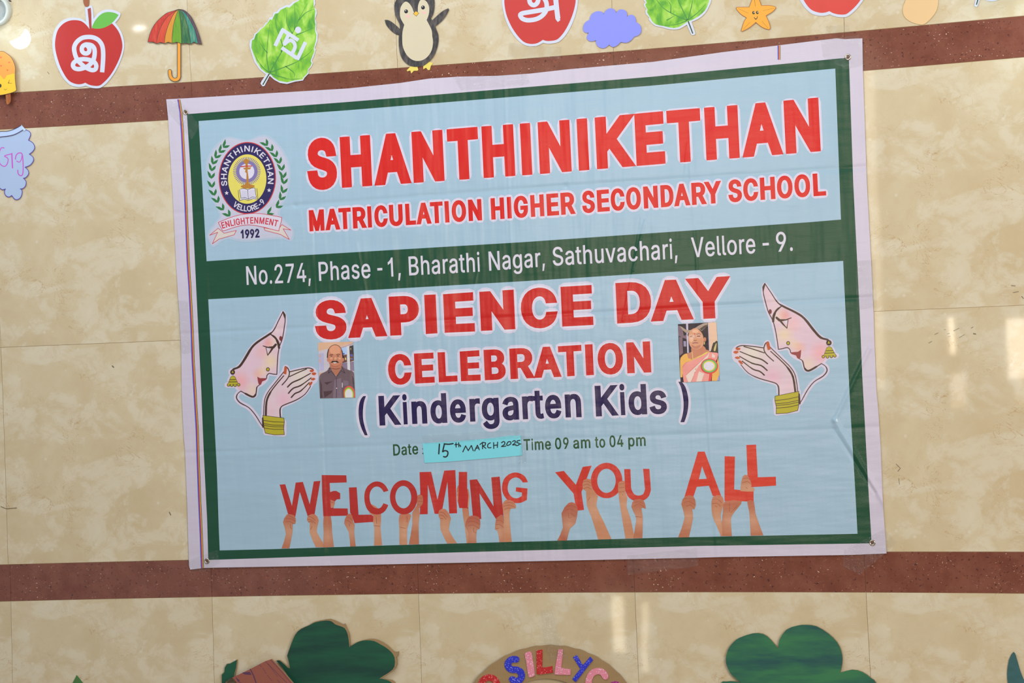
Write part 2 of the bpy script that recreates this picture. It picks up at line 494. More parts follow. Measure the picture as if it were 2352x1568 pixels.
# ------------------------------------------------------------------ letter outlines (units: cap height 509)
GL = {"S":[[224,-9,172,-4,128,9,91,31,64,60,46,96,38,137,104,137,110,110,123,88,142,71,166,59,194,52,224,49,257,52,286,60,311,74,329,92,341,114,346,139,342,161,332,179,316,193,296,205,245,222,184,239,128,260,86,289,60,326,52,372,58,413,75,448,102,476,138,498,180,511,227,516,275,511,316,498,351,476,377,449,394,415,401,378,337,378,326,412,302,437,267,453,225,459,194,456,167,448,145,435,129,418,118,398,115,376,119,352,131,334,148,319,169,308,212,293,264,279,312,264,336,252,359,238,379,220,395,198,405,171,408,139,403,99,386,64,360,34,323,11,278,-4]],"H":[[60,0,60,509,125,509,125,289,392,289,392,509,457,509,457,0,392,0,392,232,125,232,125,0]],"A":[[16,0,201,509,276,509,463,0,395,0,287,302,264,372,232,478,245,478,213,371,191,302,85,0],[110,142,110,199,370,199,370,142]],"N":[[60,0,60,509,136,509,343,183,363,151,388,107,414,55,405,54,401,108,399,157,399,195,399,509,463,509,463,0,387,0,202,290,177,331,148,381,108,452,119,454,122,384,124,328,125,291,125,0]],"T":[[32,452,32,509,417,509,417,452,257,452,257,0,193,0,193,452]],"I":[[60,0,60,509,125,509,125,0]],"K":[[104,145,104,216,139,261,174,303,212,344,364,509,448,509,231,276,228,276],[60,0,60,509,125,509,125,334,124,225,125,193,125,0],[372,0,188,259,228,309,449,0]],"E":[[60,0,60,509,372,509,372,452,125,452,125,286,355,286,355,229,125,229,125,57,375,57,375,0]],"M":[[60,0,60,509,152,509,277,187,287,159,299,123,311,84,322,49,307,49,318,83,330,121,342,158,352,187,476,509,568,509,568,0,504,0,504,291,504,327,505,369,506,413,507,457,513,457,498,409,482,363,467,322,456,291,342,0,286,0,170,291,159,321,145,361,129,408,112,457,119,457,120,416,121,372,122,328,122,291,122,0]],"R":[[60,0,60,509,236,509,290,504,333,489,367,465,390,433,405,395,409,352,405,309,390,271,367,240,333,217,289,203,236,198,96,198,96,255,234,255,269,258,298,267,319,281,334,300,342,324,345,352,342,380,334,405,319,425,298,440,269,449,233,452,125,452,125,0],[353,0,230,229,303,229,428,0]],"C":[[267,-7,205,1,150,25,104,63,70,115,48,179,40,254,48,329,70,393,104,445,150,484,205,508,267,516,305,513,340,504,373,490,402,471,427,447,448,418,463,385,473,348,408,348,401,373,389,395,375,413,357,428,337,440,315,449,292,454,267,456,223,450,184,432,150,403,125,364,109,314,103,254,109,194,125,145,151,105,184,76,223,59,267,53,292,55,315,60,337,69,357,81,375,96,389,114,401,136,408,160,473,160,463,124,448,91,428,62,402,38,373,19,341,5,305,-4]],"U":[[259,-8,203,-2,154,15,114,43,85,80,66,124,60,173,60,509,124,509,124,178,128,144,141,113,160,87,187,68,220,56,259,52,298,56,331,68,357,87,377,113,389,144,393,178,393,509,457,509,457,173,451,124,433,80,403,43,363,15,315,-2]],"L":[[60,0,60,509,125,509,125,57,361,57,361,0]],"O":[[267,-7,205,1,150,25,105,63,70,115,48,179,40,254,48,329,70,393,105,445,150,484,205,508,267,516,329,508,384,484,429,445,464,393,486,329,493,254,486,179,464,115,429,63,384,25,329,1],[267,53,310,59,349,76,383,105,408,144,425,194,430,254,425,314,408,365,383,404,349,433,310,450,267,456,223,450,184,433,151,404,125,364,109,314,103,254,109,194,125,144,151,105,184,76,223,59]],"G":[[269,-7,205,1,149,25,104,64,69,116,47,179,40,254,47,329,69,393,103,445,149,484,203,508,265,516,304,513,340,504,374,489,403,469,429,445,449,416,465,384,474,349,408,349,399,372,387,393,373,411,356,427,337,439,315,448,291,454,265,456,222,450,183,432,150,404,125,364,109,314,103,254,109,194,125,145,151,105,184,76,224,59,269,53,309,57,345,71,374,93,396,123,410,160,415,202,434,199,283,199,283,256,478,256,478,200,471,141,451,91,419,50,377,19,326,0]],"D":[[219,0,96,0,96,57,215,57,272,63,318,81,354,110,379,149,394,198,399,255,394,312,379,361,354,399,320,428,275,446,221,452,93,452,93,509,225,509,294,501,353,478,399,441,433,391,455,329,462,255,455,181,433,119,398,68,351,31,291,8],[125,509,125,0,60,0,60,509]],"Y":[[203,0,203,208,16,509,91,509,192,344,222,292,250,230,224,230,251,293,280,344,381,509,455,509,268,208,268,0]],"o":[[207,-8,159,-2,117,16,82,46,56,85,40,133,34,187,40,243,56,291,82,330,117,360,159,378,207,384,256,378,299,360,333,330,359,291,376,243,381,187,376,133,359,85,333,46,299,16,256,-2],[207,46,242,51,270,66,292,89,307,117,316,151,319,187,316,224,307,258,292,287,270,310,242,325,207,330,173,325,145,310,124,287,108,258,99,224,96,187,99,151,108,117,124,89,145,66,173,51]],".":[[95,-4,78,-1,63,9,53,24,50,41,53,59,63,73,78,83,95,87,113,83,128,73,138,59,141,41,138,24,128,9,113,-1]],"2":[[64,0,64,47,234,229,282,282,299,305,311,327,318,348,320,371,317,397,308,419,293,436,273,449,250,457,224,460,196,457,172,447,153,433,139,413,130,390,127,362,66,362,71,405,86,442,111,473,143,496,182,511,225,516,268,511,306,497,337,474,361,445,376,411,381,372,378,345,371,318,357,290,336,259,267,180,153,60,153,57,389,57,389,0]],"7":[[97,0,323,448,323,452,62,452,62,509,391,509,391,449,165,0]],"4":[[40,105,40,158,247,509,311,509,109,166,109,163,413,163,413,105],[282,0,282,121,282,146,282,318,343,318,343,0]],",":[[38,-119,68,71,137,71,84,-119]],"P":[[60,0,60,509,235,509,289,503,332,487,366,462,390,430,404,391,409,348,404,304,390,265,366,233,332,207,289,191,235,186,109,186,109,242,233,242,269,246,297,256,318,272,333,294,342,319,344,348,342,376,333,402,318,423,297,439,268,449,232,452,125,452,125,0]],"h":[[114,227,114,0,53,0,53,509,114,509,114,287,102,287,124,332,152,362,187,379,227,384,264,380,295,369,321,349,341,321,353,285,357,240,357,0,296,0,296,235,290,275,273,304,246,323,210,329,184,326,161,317,141,303,126,283,117,257]],"a":[[160,-9,126,-5,94,5,68,22,48,45,35,73,30,108,34,138,43,161,58,179,78,193,100,203,125,211,178,220,234,227,252,230,265,235,273,243,276,255,276,257,273,279,267,297,256,311,240,322,220,329,196,331,171,329,149,322,132,313,118,301,107,288,100,274,41,291,57,322,79,346,104,364,133,375,163,382,194,384,239,379,263,372,286,360,306,343,322,320,333,290,337,251,337,0,277,0,277,52,272,52,252,25,236,12,215,1,190,-6],[170,45,202,49,228,59,248,74,263,93,272,115,276,138,276,190,259,182,231,176,200,171,175,168,134,159,117,150,103,139,95,124,92,105,94,87,102,72,114,61,130,52,149,47]],"s":[[182,-8,145,-5,112,3,84,18,62,38,45,63,36,94,94,107,105,79,124,60,150,49,181,45,217,50,244,62,262,81,268,103,265,121,254,136,237,147,212,155,149,170,104,186,72,208,53,237,47,274,51,305,65,332,87,354,115,370,149,381,187,384,223,381,254,372,279,358,299,339,314,316,324,290,268,277,258,298,243,316,219,328,187,333,156,329,131,317,114,299,109,277,112,258,124,243,144,232,172,223,229,209,275,194,306,171,325,142,331,107,326,75,312,47,290,24,260,6,223,-5]],"e":[[212,-8,161,-2,117,16,82,46,56,85,40,132,34,187,39,242,55,290,81,329,115,359,157,378,205,384,236,382,266,374,294,361,319,341,341,315,357,282,368,242,371,194,371,169,75,169,75,221,338,221,310,202,307,237,298,269,283,294,263,314,237,326,205,330,173,326,146,313,125,294,109,270,99,241,96,211,96,178,100,139,110,106,128,80,151,61,179,50,212,46,234,48,254,53,271,61,285,73,297,88,306,105,365,91,353,63,335,39,311,19,283,4,249,-5]],"-":[[337,244,337,188,114,188,114,244]],"1":[[200,0,200,400,165,370,120,345,78,330,78,390,130,415,180,455,218,511,262,511,262,0]],"B":[[60,0,60,509,241,509,289,504,329,491,359,469,381,442,394,410,398,374,395,344,387,320,373,301,356,286,336,275,315,267,315,262,339,257,363,245,385,227,402,203,414,173,418,136,413,100,400,67,377,39,344,18,301,4,247,0],[125,57,245,57,296,63,330,80,349,105,355,137,352,161,342,184,327,203,306,218,279,228,248,231,125,231],[125,285,238,285,265,288,288,296,308,309,323,326,333,348,336,372,330,403,313,429,283,446,240,452,125,452]],"r":[[53,0,53,379,112,379,112,321,115,321,130,347,152,367,181,380,213,385,229,384,243,384,243,322,230,324,207,326,182,323,159,315,140,301,126,284,117,262,114,237,114,0]],"t":[[204,379,204,327,6,327,6,379],[65,471,126,471,126,98,128,76,136,61,150,53,170,50,185,51,202,54,213,2,192,-3,168,-4,125,2,92,21,72,52,65,93]],"i":[[53,0,53,379,114,379,114,0],[84,443,67,446,54,455,44,468,41,483,44,499,54,512,67,521,84,524,100,521,114,512,123,499,126,483,123,468,114,455,100,446]],"g":[[207,-151,168,-148,134,-140,105,-127,82,-110,64,-91,51,-69,101,-41,122,-66,136,-78,154,-88,178,-95,207,-97,249,-92,282,-75,304,-47,311,-6,311,68,306,68,287,41,272,28,252,16,227,8,195,5,152,10,113,27,80,53,55,90,39,136,34,191,39,246,55,293,80,332,112,361,152,378,196,384,228,382,253,373,273,360,288,346,308,319,313,319,313,379,372,379,372,-9,367,-54,350,-90,324,-117,291,-136,251,-147],[205,59,237,63,264,75,285,95,300,121,309,154,312,193,309,231,300,264,285,291,264,312,237,325,205,330,172,325,145,312,124,290,109,262,99,229,96,193,99,155,109,123,124,96,145,76,172,63]],"u":[[182,-5,146,-1,115,11,89,31,69,59,57,95,53,139,53,379,114,379,114,144,119,105,137,75,164,56,200,50,226,53,249,62,268,77,283,97,293,122,296,153,296,379,357,379,357,0,298,0,298,92,307,92,286,47,257,17,222,0]],"v":[[163,0,17,379,84,379,165,155,187,87,206,21,184,21,203,87,224,155,305,379,371,379,226,0]],"c":[[207,-8,159,-2,117,16,82,46,56,85,40,133,34,187,40,243,56,291,82,330,117,360,159,378,207,384,234,383,260,377,284,368,305,356,324,341,340,322,353,301,362,277,303,262,290,289,270,311,242,325,207,330,173,325,145,310,124,287,108,258,99,224,96,187,99,151,108,117,124,89,145,66,173,51,207,46,243,52,271,66,292,89,304,117,363,102,354,78,341,56,325,37,306,21,285,9,261,-1,235,-6]],"V":[[204,0,16,509,84,509,192,206,215,137,248,31,235,31,267,138,290,206,395,509,463,509,278,0]],"l":[[139,-2,101,3,74,20,58,47,53,84,53,509,114,509,114,99,115,77,120,62,130,54,146,52,160,53,170,54,181,3,162,-1]],"9":[[226,516,271,510,310,494,343,468,368,434,384,393,389,347,385,309,373,270,350,224,315,168,200,0,130,0,301,248,307,248,299,234,287,221,273,210,257,202,238,196,218,195,175,199,137,214,106,237,83,269,68,307,64,352,69,397,85,436,110,469,143,494,182,510],[226,460,199,457,174,446,154,429,138,407,129,381,125,352,129,322,138,295,154,274,174,257,199,247,226,243,254,247,279,257,299,273,314,295,324,321,327,350,324,381,314,407,299,429,279,446,254,457]],"n":[[114,227,114,0,53,0,53,379,112,379,112,287,102,287,124,332,152,362,187,379,227,384,264,380,295,369,321,349,341,321,353,285,357,240,357,0,296,0,296,235,290,275,273,304,246,323,210,329,184,326,161,317,141,303,126,283,117,257]],"d":[[195,-8,151,-2,111,16,79,45,55,84,39,133,34,189,39,245,55,293,79,332,112,361,151,378,196,384,228,381,253,373,272,360,287,346,306,319,311,319,311,509,372,509,372,0,313,0,313,59,307,59,287,31,272,17,252,4,227,-5],[205,47,236,51,263,65,284,86,299,115,309,150,312,189,309,229,300,263,284,291,263,312,237,325,205,330,172,325,145,311,124,290,108,261,99,227,96,189,99,151,109,117,124,88,145,66,172,51]],"m":[[53,0,53,379,112,379,112,295,108,295,118,323,132,346,151,363,172,376,195,384,219,386,257,380,287,361,309,331,321,295,312,295,322,321,337,343,357,361,381,375,407,383,437,386,468,383,497,372,522,354,541,328,553,296,557,255,557,0,496,0,496,254,490,289,473,313,447,326,419,330,395,328,374,320,358,307,345,290,338,270,335,247,335,0,274,0,274,260,269,288,253,311,229,326,199,330,178,328,158,320,140,307,126,289,117,266,114,238,114,0]],"0":[[227,-7,174,1,130,24,95,62,69,113,53,178,48,254,53,330,69,395,95,447,130,484,174,508,227,516,279,508,323,484,358,447,384,395,400,330,405,254,400,178,384,113,359,62,323,24,279,1],[227,50,261,56,290,74,313,103,330,144,340,194,344,254,340,314,330,365,313,405,290,435,261,453,227,460,192,453,163,435,140,405,123,365,113,314,109,254,113,194,123,144,140,103,163,74,192,56]],"p":[[53,-143,53,379,112,379,112,319,118,319,137,346,152,360,171,373,197,381,229,384,274,378,313,361,345,332,370,293,385,245,390,189,385,133,370,84,346,45,313,16,274,-2,229,-8,198,-5,173,4,153,17,138,31,118,59,114,59,114,-143],[220,47,253,51,279,66,301,88,316,117,325,151,328,189,325,227,316,261,301,290,280,311,253,325,220,330,188,325,161,312,140,291,125,263,116,229,113,189,116,150,125,115,140,86,162,65,188,51]]}
ADV = {"S":447,"H":517,"A":480,"N":523,"T":449,"I":185,"K":467,"E":419,"M":628,"R":449,"C":510,"U":517,"L":393,"O":533,"G":520,"D":502,"Y":472,"o":415,".":188,"2":453,"7":453,"4":453,",":188,"P":445,"h":410,"a":389,"s":365,"e":404,"-":453,"1":395,"B":456,"r":259,"t":227,"i":167,"g":425,"u":410,"v":389,"c":396,"V":480,"l":189,"9":453,"n":410,"d":424,"m":610,"0":453,"p":424," ":188}

# ------------------------------------------------------------------ lettering
def glyph(ch):
    """contours in (u, v): u along the ink box 0..1, v in cap heights"""
    cs = GL[ch]
    xs = [x for c in cs for x in c[0::2]]
    x0, x1 = min(xs), max(xs)
    return [[((c[i] - x0) / (x1 - x0), c[i + 1] / 509.0) for i in range(0, len(c), 2)] for c in cs], x0, x1
def area2(P): return sum(P[i][0] * P[(i + 1) % len(P)][1] - P[(i + 1) % len(P)][0] * P[i][1] for i in range(len(P)))
def split(cs):
    big = max(cs, key=lambda c: abs(area2(c)))
    sg = area2(big) > 0
    return [c for c in cs if (area2(c) > 0) == sg], [c for c in cs if (area2(c) > 0) != sg]
def grow(cs, wx, wy):
    """the contours' edges thickened by (wx, wy) with sharp corners; returns extra faces"""
    out = []
    if wx <= 0: return out
    for P in cs:
        Q = [(x / wx, y / wy) for x, y in P]
        n = len(Q)
        s = 1 if area2(Q) > 0 else -1
        for i in range(n):
            a, b = Q[i], Q[(i + 1) % n]
            dx, dy = b[0] - a[0], b[1] - a[1]
            L = math.hypot(dx, dy)
            if L < 1e-6: continue
            nx, ny = dy / L, -dx / L
            out.append([(a[0] + nx, a[1] + ny), (b[0] + nx, b[1] + ny), (b[0] - nx, b[1] - ny), (a[0] - nx, a[1] - ny)])
            c = Q[(i + 2) % n]
            ex, ey = c[0] - b[0], c[1] - b[1]
            M = math.hypot(ex, ey)
            if M < 1e-6: continue
            mx, my = ey / M, -ex / M
            cr = dx * ey - dy * ex
            sg = 1 if cr > 0 else -1
            dot = (nx * mx + ny * my)
            if dot > .9995: continue
            if dot < -.72:
                k = 1.9 / math.sqrt(max(1e-3, 2 + 2 * dot))
                q = (b[0] + sg * (nx + mx) * k, b[1] + sg * (ny + my) * k)
            else:
                q = (b[0] + sg * (nx + mx) / (1 + dot), b[1] + sg * (ny + my) / (1 + dot))
            out.append([b, (b[0] + sg * nx, b[1] + sg * ny), q, (b[0] + sg * mx, b[1] + sg * my)])
    return [[(x * wx, y * wy) for x, y in f] for f in out]
def halo(cs, r):
    out = []
    for P in cs:
        out += strokes(P, 2 * r, closed=True, n=7)
    return out
def poly_at(L, x):
    if x <= L[0][0]: a, b = L[0], L[1]
    elif x >= L[-1][0]: a, b = L[-2], L[-1]
    else:
        i = next(i for i in range(len(L) - 1) if L[i + 1][0] >= x)
        a, b = L[i], L[i + 1]
    return a[1] + (b[1] - a[1]) * (x - a[0]) / (b[0] - a[0])
def line_letters(spec, base, top, lean=.047, wx=0.0, wy=0.0):
    """spec: [(char, x0, x1)] at the baseline, in pixels; returns the contours of every letter"""
    out = []
    for ch, x0, x1 in spec:
        cs, _, _ = glyph(ch)
        res = []
        for c in cs:
            P = []
            for u, v in c:
                X = x0 + wx + u * (x1 - x0 - 2 * wx)
                yb = poly_at(base, X)
                h0 = yb - poly_at(top, X)
                xt = X - lean * h0
                yt = poly_at(top, xt)
                h = yb - yt
                vv = (v * (h - 2 * wy) + wy) / h
                P.append((X + (xt - X) * vv, yb + (yt - yb) * vv))
            res.append(P)
        out.append(res)
    return out
def word(s, x0, x1, cw=1.0):
    """spread a word's letters over x0..x1 by their natural advances"""
    pos, x = [], 0
    for ch in s:
        if ch == ' ': x += ADV[' ']; continue
        _, a, b = glyph(ch)
        pos.append((ch, x + a, x + b)); x += ADV[ch]
    lo, hi = pos[0][1], pos[-1][2]
    k = (x1 - x0) / (hi - lo)
    return [(c, x0 + (a - lo) * k, x0 + (b - lo) * k) for c, a, b in pos]
def lettering(name, letters, parent, d, mat, wx=0, wy=0, halo_r=0, extra=None):
    faces, holes = [], []
    V = None
    me_layers = []
    allf = []
    # every letter is filled by itself (its counters stay open), then joined into one printed line
    me = bpy.data.meshes.new(name)
    VV, FF = [], []
    for cs in letters:
        o, hcs = split(cs)
        vs, T = fill(o, hcs)
        g = grow(cs, wx, wy)
        if g:
            # union of the letter and its thickened edge
            tri = [[vs[i] for i in t] for t in T]
            vs, T = fill(o + g, [])
            keep = []
            gg = g
            for t in T:
                cx = sum(vs[i][0] for i in t) / 3; cy = sum(vs[i][1] for i in t) / 3
                if (any(inside((cx, cy), q) for q in o) and not any(inside((cx, cy), q) for q in hcs)) or any(inside((cx, cy), q) for q in gg):
                    keep.append(t)
            T = keep
        k = len(VV)
        VV += vs; FF += [tuple(k + i for i in t) for t in T]
    V3 = [W3(p, d) for p in VV]
    F3 = []
    for t in FF:
        a, b, c = (V3[i] for i in t)
        F3.append(t if (b - a).cross(c - a).y < 0 else t[::-1])
    me.from_pydata([tuple(v) for v in V3], [], F3)
    me.materials.append(mat); me.update()
    ob = link(name, me, parent)
    if halo_r:
        for nm, r_, dd, mt in (('_outline', halo_r + .7 + wx, 9e-5, vinyl(204, 198, 218)), ('_inner_outline', wx + 1.2, 5e-5, vinyl(214, 210, 224))):
            VV, FF = [], []
            for li, cs in enumerate(letters):
                hc = []
                for P in cs:                      # drop points closer than a fraction of the outline's width
                    Q = [P[0]]
                    for q in P[1:]:
                        if math.hypot(q[0] - Q[-1][0], q[1] - Q[-1][1]) > r_ * .45: Q.append(q)
                    hc.append(Q)
                vs, T = fill(halo(hc, r_))
                k = len(VV)
                VV += [W3(p, d - dd + (li % 2) * 1e-5) for p in vs]; FF += [tuple(k + i for i in t) for t in T]
            FF = [t if (VV[t[1]] - VV[t[0]]).cross(VV[t[2]] - VV[t[0]]).y < 0 else t[::-1] for t in FF]
            me = bpy.data.meshes.new(name + nm)
            me.from_pydata([tuple(v) for v in VV], [], FF)
            me.materials.append(mt); me.update()
            link(name + nm, me, ob)
    return ob

# ------------------------------------------------------------------ the banner
bz = 0.004
banner = thing('banner', (1210, 700), 'large printed vinyl banner with green frame, red titles and pale blue panels', 'banner')
out = [(381.8, 228), (430, 225.5), (800, 203), (919, 190.5), (984.5, 180.6), (1053, 176), (1142, 174), (1217, 169), (1306, 159),
       (1500, 142), (1524, 138.6), (1658, 120), (1770, 106.4), (1870, 94), (1922, 88), (1939.5, 90), (1980.7, 88), (1982, 164), (1991, 420),
       (2000.8, 600), (2006.5, 720), (2009, 800), (2013, 900), (2017, 940), (2022.5, 1025), (2027.4, 1148), (2031, 1200), (2036.2, 1270.6),
       (1952, 1274), (1650.6, 1279), (1600, 1280.5), (1200, 1289), (960, 1294), (800, 1297.6), (470, 1303.7), (437, 1307.8), (434.3, 1300), (430, 1157),
       (425, 1034), (422, 1000), (417.9, 915), (416.3, 800), (412, 720), (409, 680), (404.3, 600), (396, 430), (386, 270)]
WHITE = vinyl(198, 189, 206)
build('vinyl_sheet', [([out], (), WHITE)], banner, bz, thick=0.0012, wall=WHITE)
GREEN = vinyl(22, 72, 50)
fr = [(429.3, 262), (800, 234), (1300, 192.5), (1500, 176), (1949.8, 132), (1959.7, 420), (1968.8, 600), (1974.6, 720), (1980.4, 861), (1987, 983),
      (1994, 1113), (2002, 1247.3), (1600, 1253.4), (1200, 1264), (800, 1275), (478.4, 1285.5), (475.8, 1194.5), (467.7, 1034), (462.4, 900), (455.4, 760),
      (447.7, 600), (437.9, 397.8)]
build('green_frame', [([fr], (), GREEN)], banner, bz + 1e-4)
BLUE = vinyl(156, 183, 202)
up = [(456.2, 277.9), (800, 253), (1300, 212.4), (1500, 196.4), (1918.5, 157.4), (1931.5, 504), (1860, 510), (1200, 556), (540, 595.4), (474.6, 599.8)]
lo = [(478.3, 687.2), (540, 683.8), (1200, 645.8), (1860, 604), (1936.5, 599), (1941.3, 700), (1953.6, 949), (1963, 1102), (1969.6, 1225.4), (1800, 1229),
      (1540, 1234), (1240, 1242.4), (900, 1251.8), (620, 1260.9), (504.7, 1263.6), (502.5, 1213), (498.5, 1087), (489, 900), (482, 760)]
build('upper_panel', [([up], (), BLUE)], banner, bz + 2e-4)
build('lower_panel', [([lo], (), BLUE)], banner, bz + 2e-4)
pd = bz + 4e-4
RED = vinyl(206, 30, 26)
RED2 = vinyl(194, 30, 28)
NAVY = vinyl(34, 22, 74)
DGREEN = vinyl(28, 76, 42)
WPRINT = vinyl(206, 200, 214)

# title
tb = [(785.4, 431.4), (950, 420.2), (1223, 401.1), (1371.3, 388.7), (1528.9, 375.7), (1699, 362.4), (1885.4, 347.2)]
tt = [(779.6, 314.7), (850, 309.8), (1015.3, 297.8), (1096.5, 291), (1219, 282), (1366.3, 269.8), (1522.5, 255.2), (1695.2, 240.8), (1879.9, 223.7)]
sp = list(zip('SHANTHINIKETHAN', (708.7, 785.4, 862.7, 950.2, 1031.1, 1111, 1199.3, 1240.2, 1329.6, 1371.3, 1462.2, 1535.8, 1622.6, 1708.2, 1805),
              (775.7, 855.3, 942.8, 1021.4, 1102.3, 1184, 1223, 1313.3, 1353.9, 1453.9, 1528.9, 1612.9, 1699.4, 1796.7, 1885.4)))
lettering('title_word', line_letters(sp, tb, tt, .047, 7.0, 8.6), banner, pd, RED, 7.0, 8.6, 4.8)
# subtitle
c1 = lambda a: [680 + x / 3.7935 for x in a]
c2 = lambda a: [1300 + x / 3.618 for x in a]
s1 = c1((118, 258, 376, 498, 627, 686, 816, 957, 1052, 1173, 1300, 1360, 1505, 1702, 1843, 1901, 2047, 2188)) + [1289.0] + \
    c2((138, 262, 375, 503, 648, 790, 902, 1048, 1157, 1353, 1477, 1617, 1757, 1902, 2057))
s2 = c1((250, 385, 484, 615, 663, 801, 934, 1047, 1180, 1284, 1338, 1486, 1622, 1818, 1881, 2025, 2165, 2293)) + [1321.6] + \
    c2((243, 365, 490, 627, 768, 898, 1033, 1168, 1292, 1465, 1600, 1742, 1887, 2033, 2163))
sb = [(711.1, 531.4), (932.3, 517.1), (1107.6, 505.8), (1284.5, 493.9), (1372.4, 486.8), (1479.5, 479.1), (1747, 459.2), (1897.9, 448.7)]
st = [(709.5, 482.6), (806, 476.3), (1016.9, 462.3), (1128, 455.2), (1256, 445.2), (1371.3, 436.5), (1655.2, 414.9), (1745.6, 408), (1880.4, 397.8)]
sl = line_letters(list(zip('MATRICULATIONHIGHERSECONDARYSCHOOL', s1, s2)), sb, st, .047, 3.0, 2.4)
for a, b in ((0, 13), (13, 19), (19, 28), (28, 34)):
    lettering('subtitle_word', sl[a:b], banner, pd, RED, 3.0, 2.4, 4.2)
# address
ab = [(566.7, 654.3), (698.5, 647.3), (733.6, 645.1), (906.2, 634.7), (939.9, 632.5), (1102.6, 623.5), (1145, 620), (1281, 609.5), (1541.4, 594.5), (1603.5, 590.2), (1649.8, 586.7), (1819, 576)]
at = [(565.8, 611.4), (731.7, 601.6), (902, 591.2), (938.5, 589), (1120.9, 577.7), (1281, 567), (1587, 545.4), (1616.5, 543.9), (1795.8, 532.4)]
aw = [('No.274,', 566.7, 714), ('Phase', 733.1, 851.5), ('-', 867.5, 879), ('1,', 892, 920.8), ('Bharathi', 939.9, 1102.6), ('Nagar,', 1123.7, 1251.7),
      ('Sathuvachari,', 1270.2, 1556.4), ('Vellore', 1589, 1735.6), ('-', 1752.4, 1766.9), ('9.', 1783.6, 1821.2)]
for w_, a, b in aw:
    lettering('address_word', line_letters(word(w_, a, b), ab, at, .046, .6, .5), banner, pd, WPRINT, .6, .5)
# SAPIENCE DAY
b2 = [(801.9, 776), (888, 771.7), (896.4, 770.7), (978.6, 766.9), (1021.4, 764), (1091.2, 761), (1104.8, 759.8), (1184, 755.7), (1291.4, 749.9), (1363.3, 746), (1417.9, 742.9), (1497, 738.2), (1591.6, 733.3), (1642, 730.8)]
t2 = [(825.5, 685.5), (852.4, 683.8), (891.2, 681.2), (973.8, 677.1), (999.3, 676), (1016.7, 675.5), (1085.7, 670.7), (1100.7, 670), (1179.8, 664.8), (1287.6, 658.5), (1357.7, 654.2), (1413.2, 650), (1525.3, 643), (1554.6, 641.9), (1577.3, 639.8), (1673, 634)]
sp = list(zip('SAPIENCEDAY', (725.7, 801.9, 896.4, 978.1, 1021.4, 1104.8, 1198.3, 1291.4, 1417.5, 1497, 1581.6),
              (797.1, 888.1, 964.8, 1004.8, 1091.2, 1184, 1281, 1363.3, 1497.6, 1591.6, 1677.3)))
for part_ in (sp[:8], sp[8:]):
    lettering('event_word', line_letters(part_, b2, t2, .045, 8.0, 5.2), banner, pd, RED2, 8.0, 5.2, 5.4)
# CELEBRATION
b3 = [(953.6, 880.7), (998.8, 878.3), (1051.2, 875.5), (1104.3, 873.6), (1172.6, 870.5), (1227.6, 867.9), (1288.9, 865.1), (1320.5, 863), (1346.7, 861.9), (1441.3, 857.2), (1496.1, 854.9)]
t3 = [(950, 811.7), (995.2, 809.3), (1055.5, 806.9), (1110.2, 803.3), (1169.5, 800.5), (1244.6, 796.4), (1280.8, 795), (1342, 791.1), (1438.5, 786.4), (1493.4, 783.3)]
sp = list(zip('CELEBRATION', (892.9, 953.6, 1007.9, 1058.8, 1113.6, 1172.6, 1227.6, 1284.4, 1346.3, 1374.3, 1440.9),
              (945.8, 998.8, 1051.2, 1104.3, 1162.6, 1226.9, 1288.9, 1338.2, 1364.1, 1432.4, 1496.1)))
lettering('celebration_word', line_letters(sp, b3, t3, .045, 4.9, 3.4), banner, pd, RED2, 4.9, 3.4, 5.2)
# ( Kindergarten Kids )
b4 = [(872, 977.2), (919.7, 975.1), (946.9, 973.5), (1022.6, 971), (1079.7, 968.2), (1201, 962.9), (1299, 958.6), (1336.2, 957.8), (1369, 956.4), (1425.7, 953.5), (1480, 951.3)]
t4 = [(868.8, 908.9), (916, 907.4), (1366.1, 885.8), (1414.8, 883.9)]
sp = list(zip('KindergartenKids', (872, 926.8, 946.9, 989.9, 1034.8, 1080, 1107.8, 1154.9, 1201, 1225.5, 1253.2, 1299.2, 1369, 1425.7, 1445.1, 1493),
              (920.3, 937.1, 981.9, 1027.7, 1071.3, 1104.4, 1147.6, 1192.9, 1225.5, 1249.8, 1290.4, 1336.2, 1419.9, 1437.3, 1486.8, 1532.7)))
kl = line_letters(sp, b4, t4, .05, 3.1, 2.3)
ca = crop(800, 870, 5.345); cb = crop(1180, 860, 5.345)
kl.append([ca(sm([(185, 212), (215, 210), (190, 290), (178, 400), (182, 500), (205, 600), (236, 690), (203, 690), (165, 610), (138, 520), (127, 420), (133, 320), (155, 250)], 3, (0, 1, 6, 7)))])
kl.append([cb(sm([(2022, 88), (2060, 88), (2105, 150), (2135, 250), (2144, 340), (2135, 440), (2115, 520), (2092, 583), (2048, 583), (2070, 510), (2085, 420), (2085, 320), (2070, 220), (2048, 140)], 3, (0, 1, 7, 8)))])
for part_ in (kl[:12], kl[12:16], kl[16:17], kl[17:]):
    lettering('kindergarten_word' if len(part_) > 1 else 'bracket', part_, banner, pd, NAVY, 3.1 if len(part_) > 1 else .3, 2.3 if len(part_) > 1 else .3, 5.2)
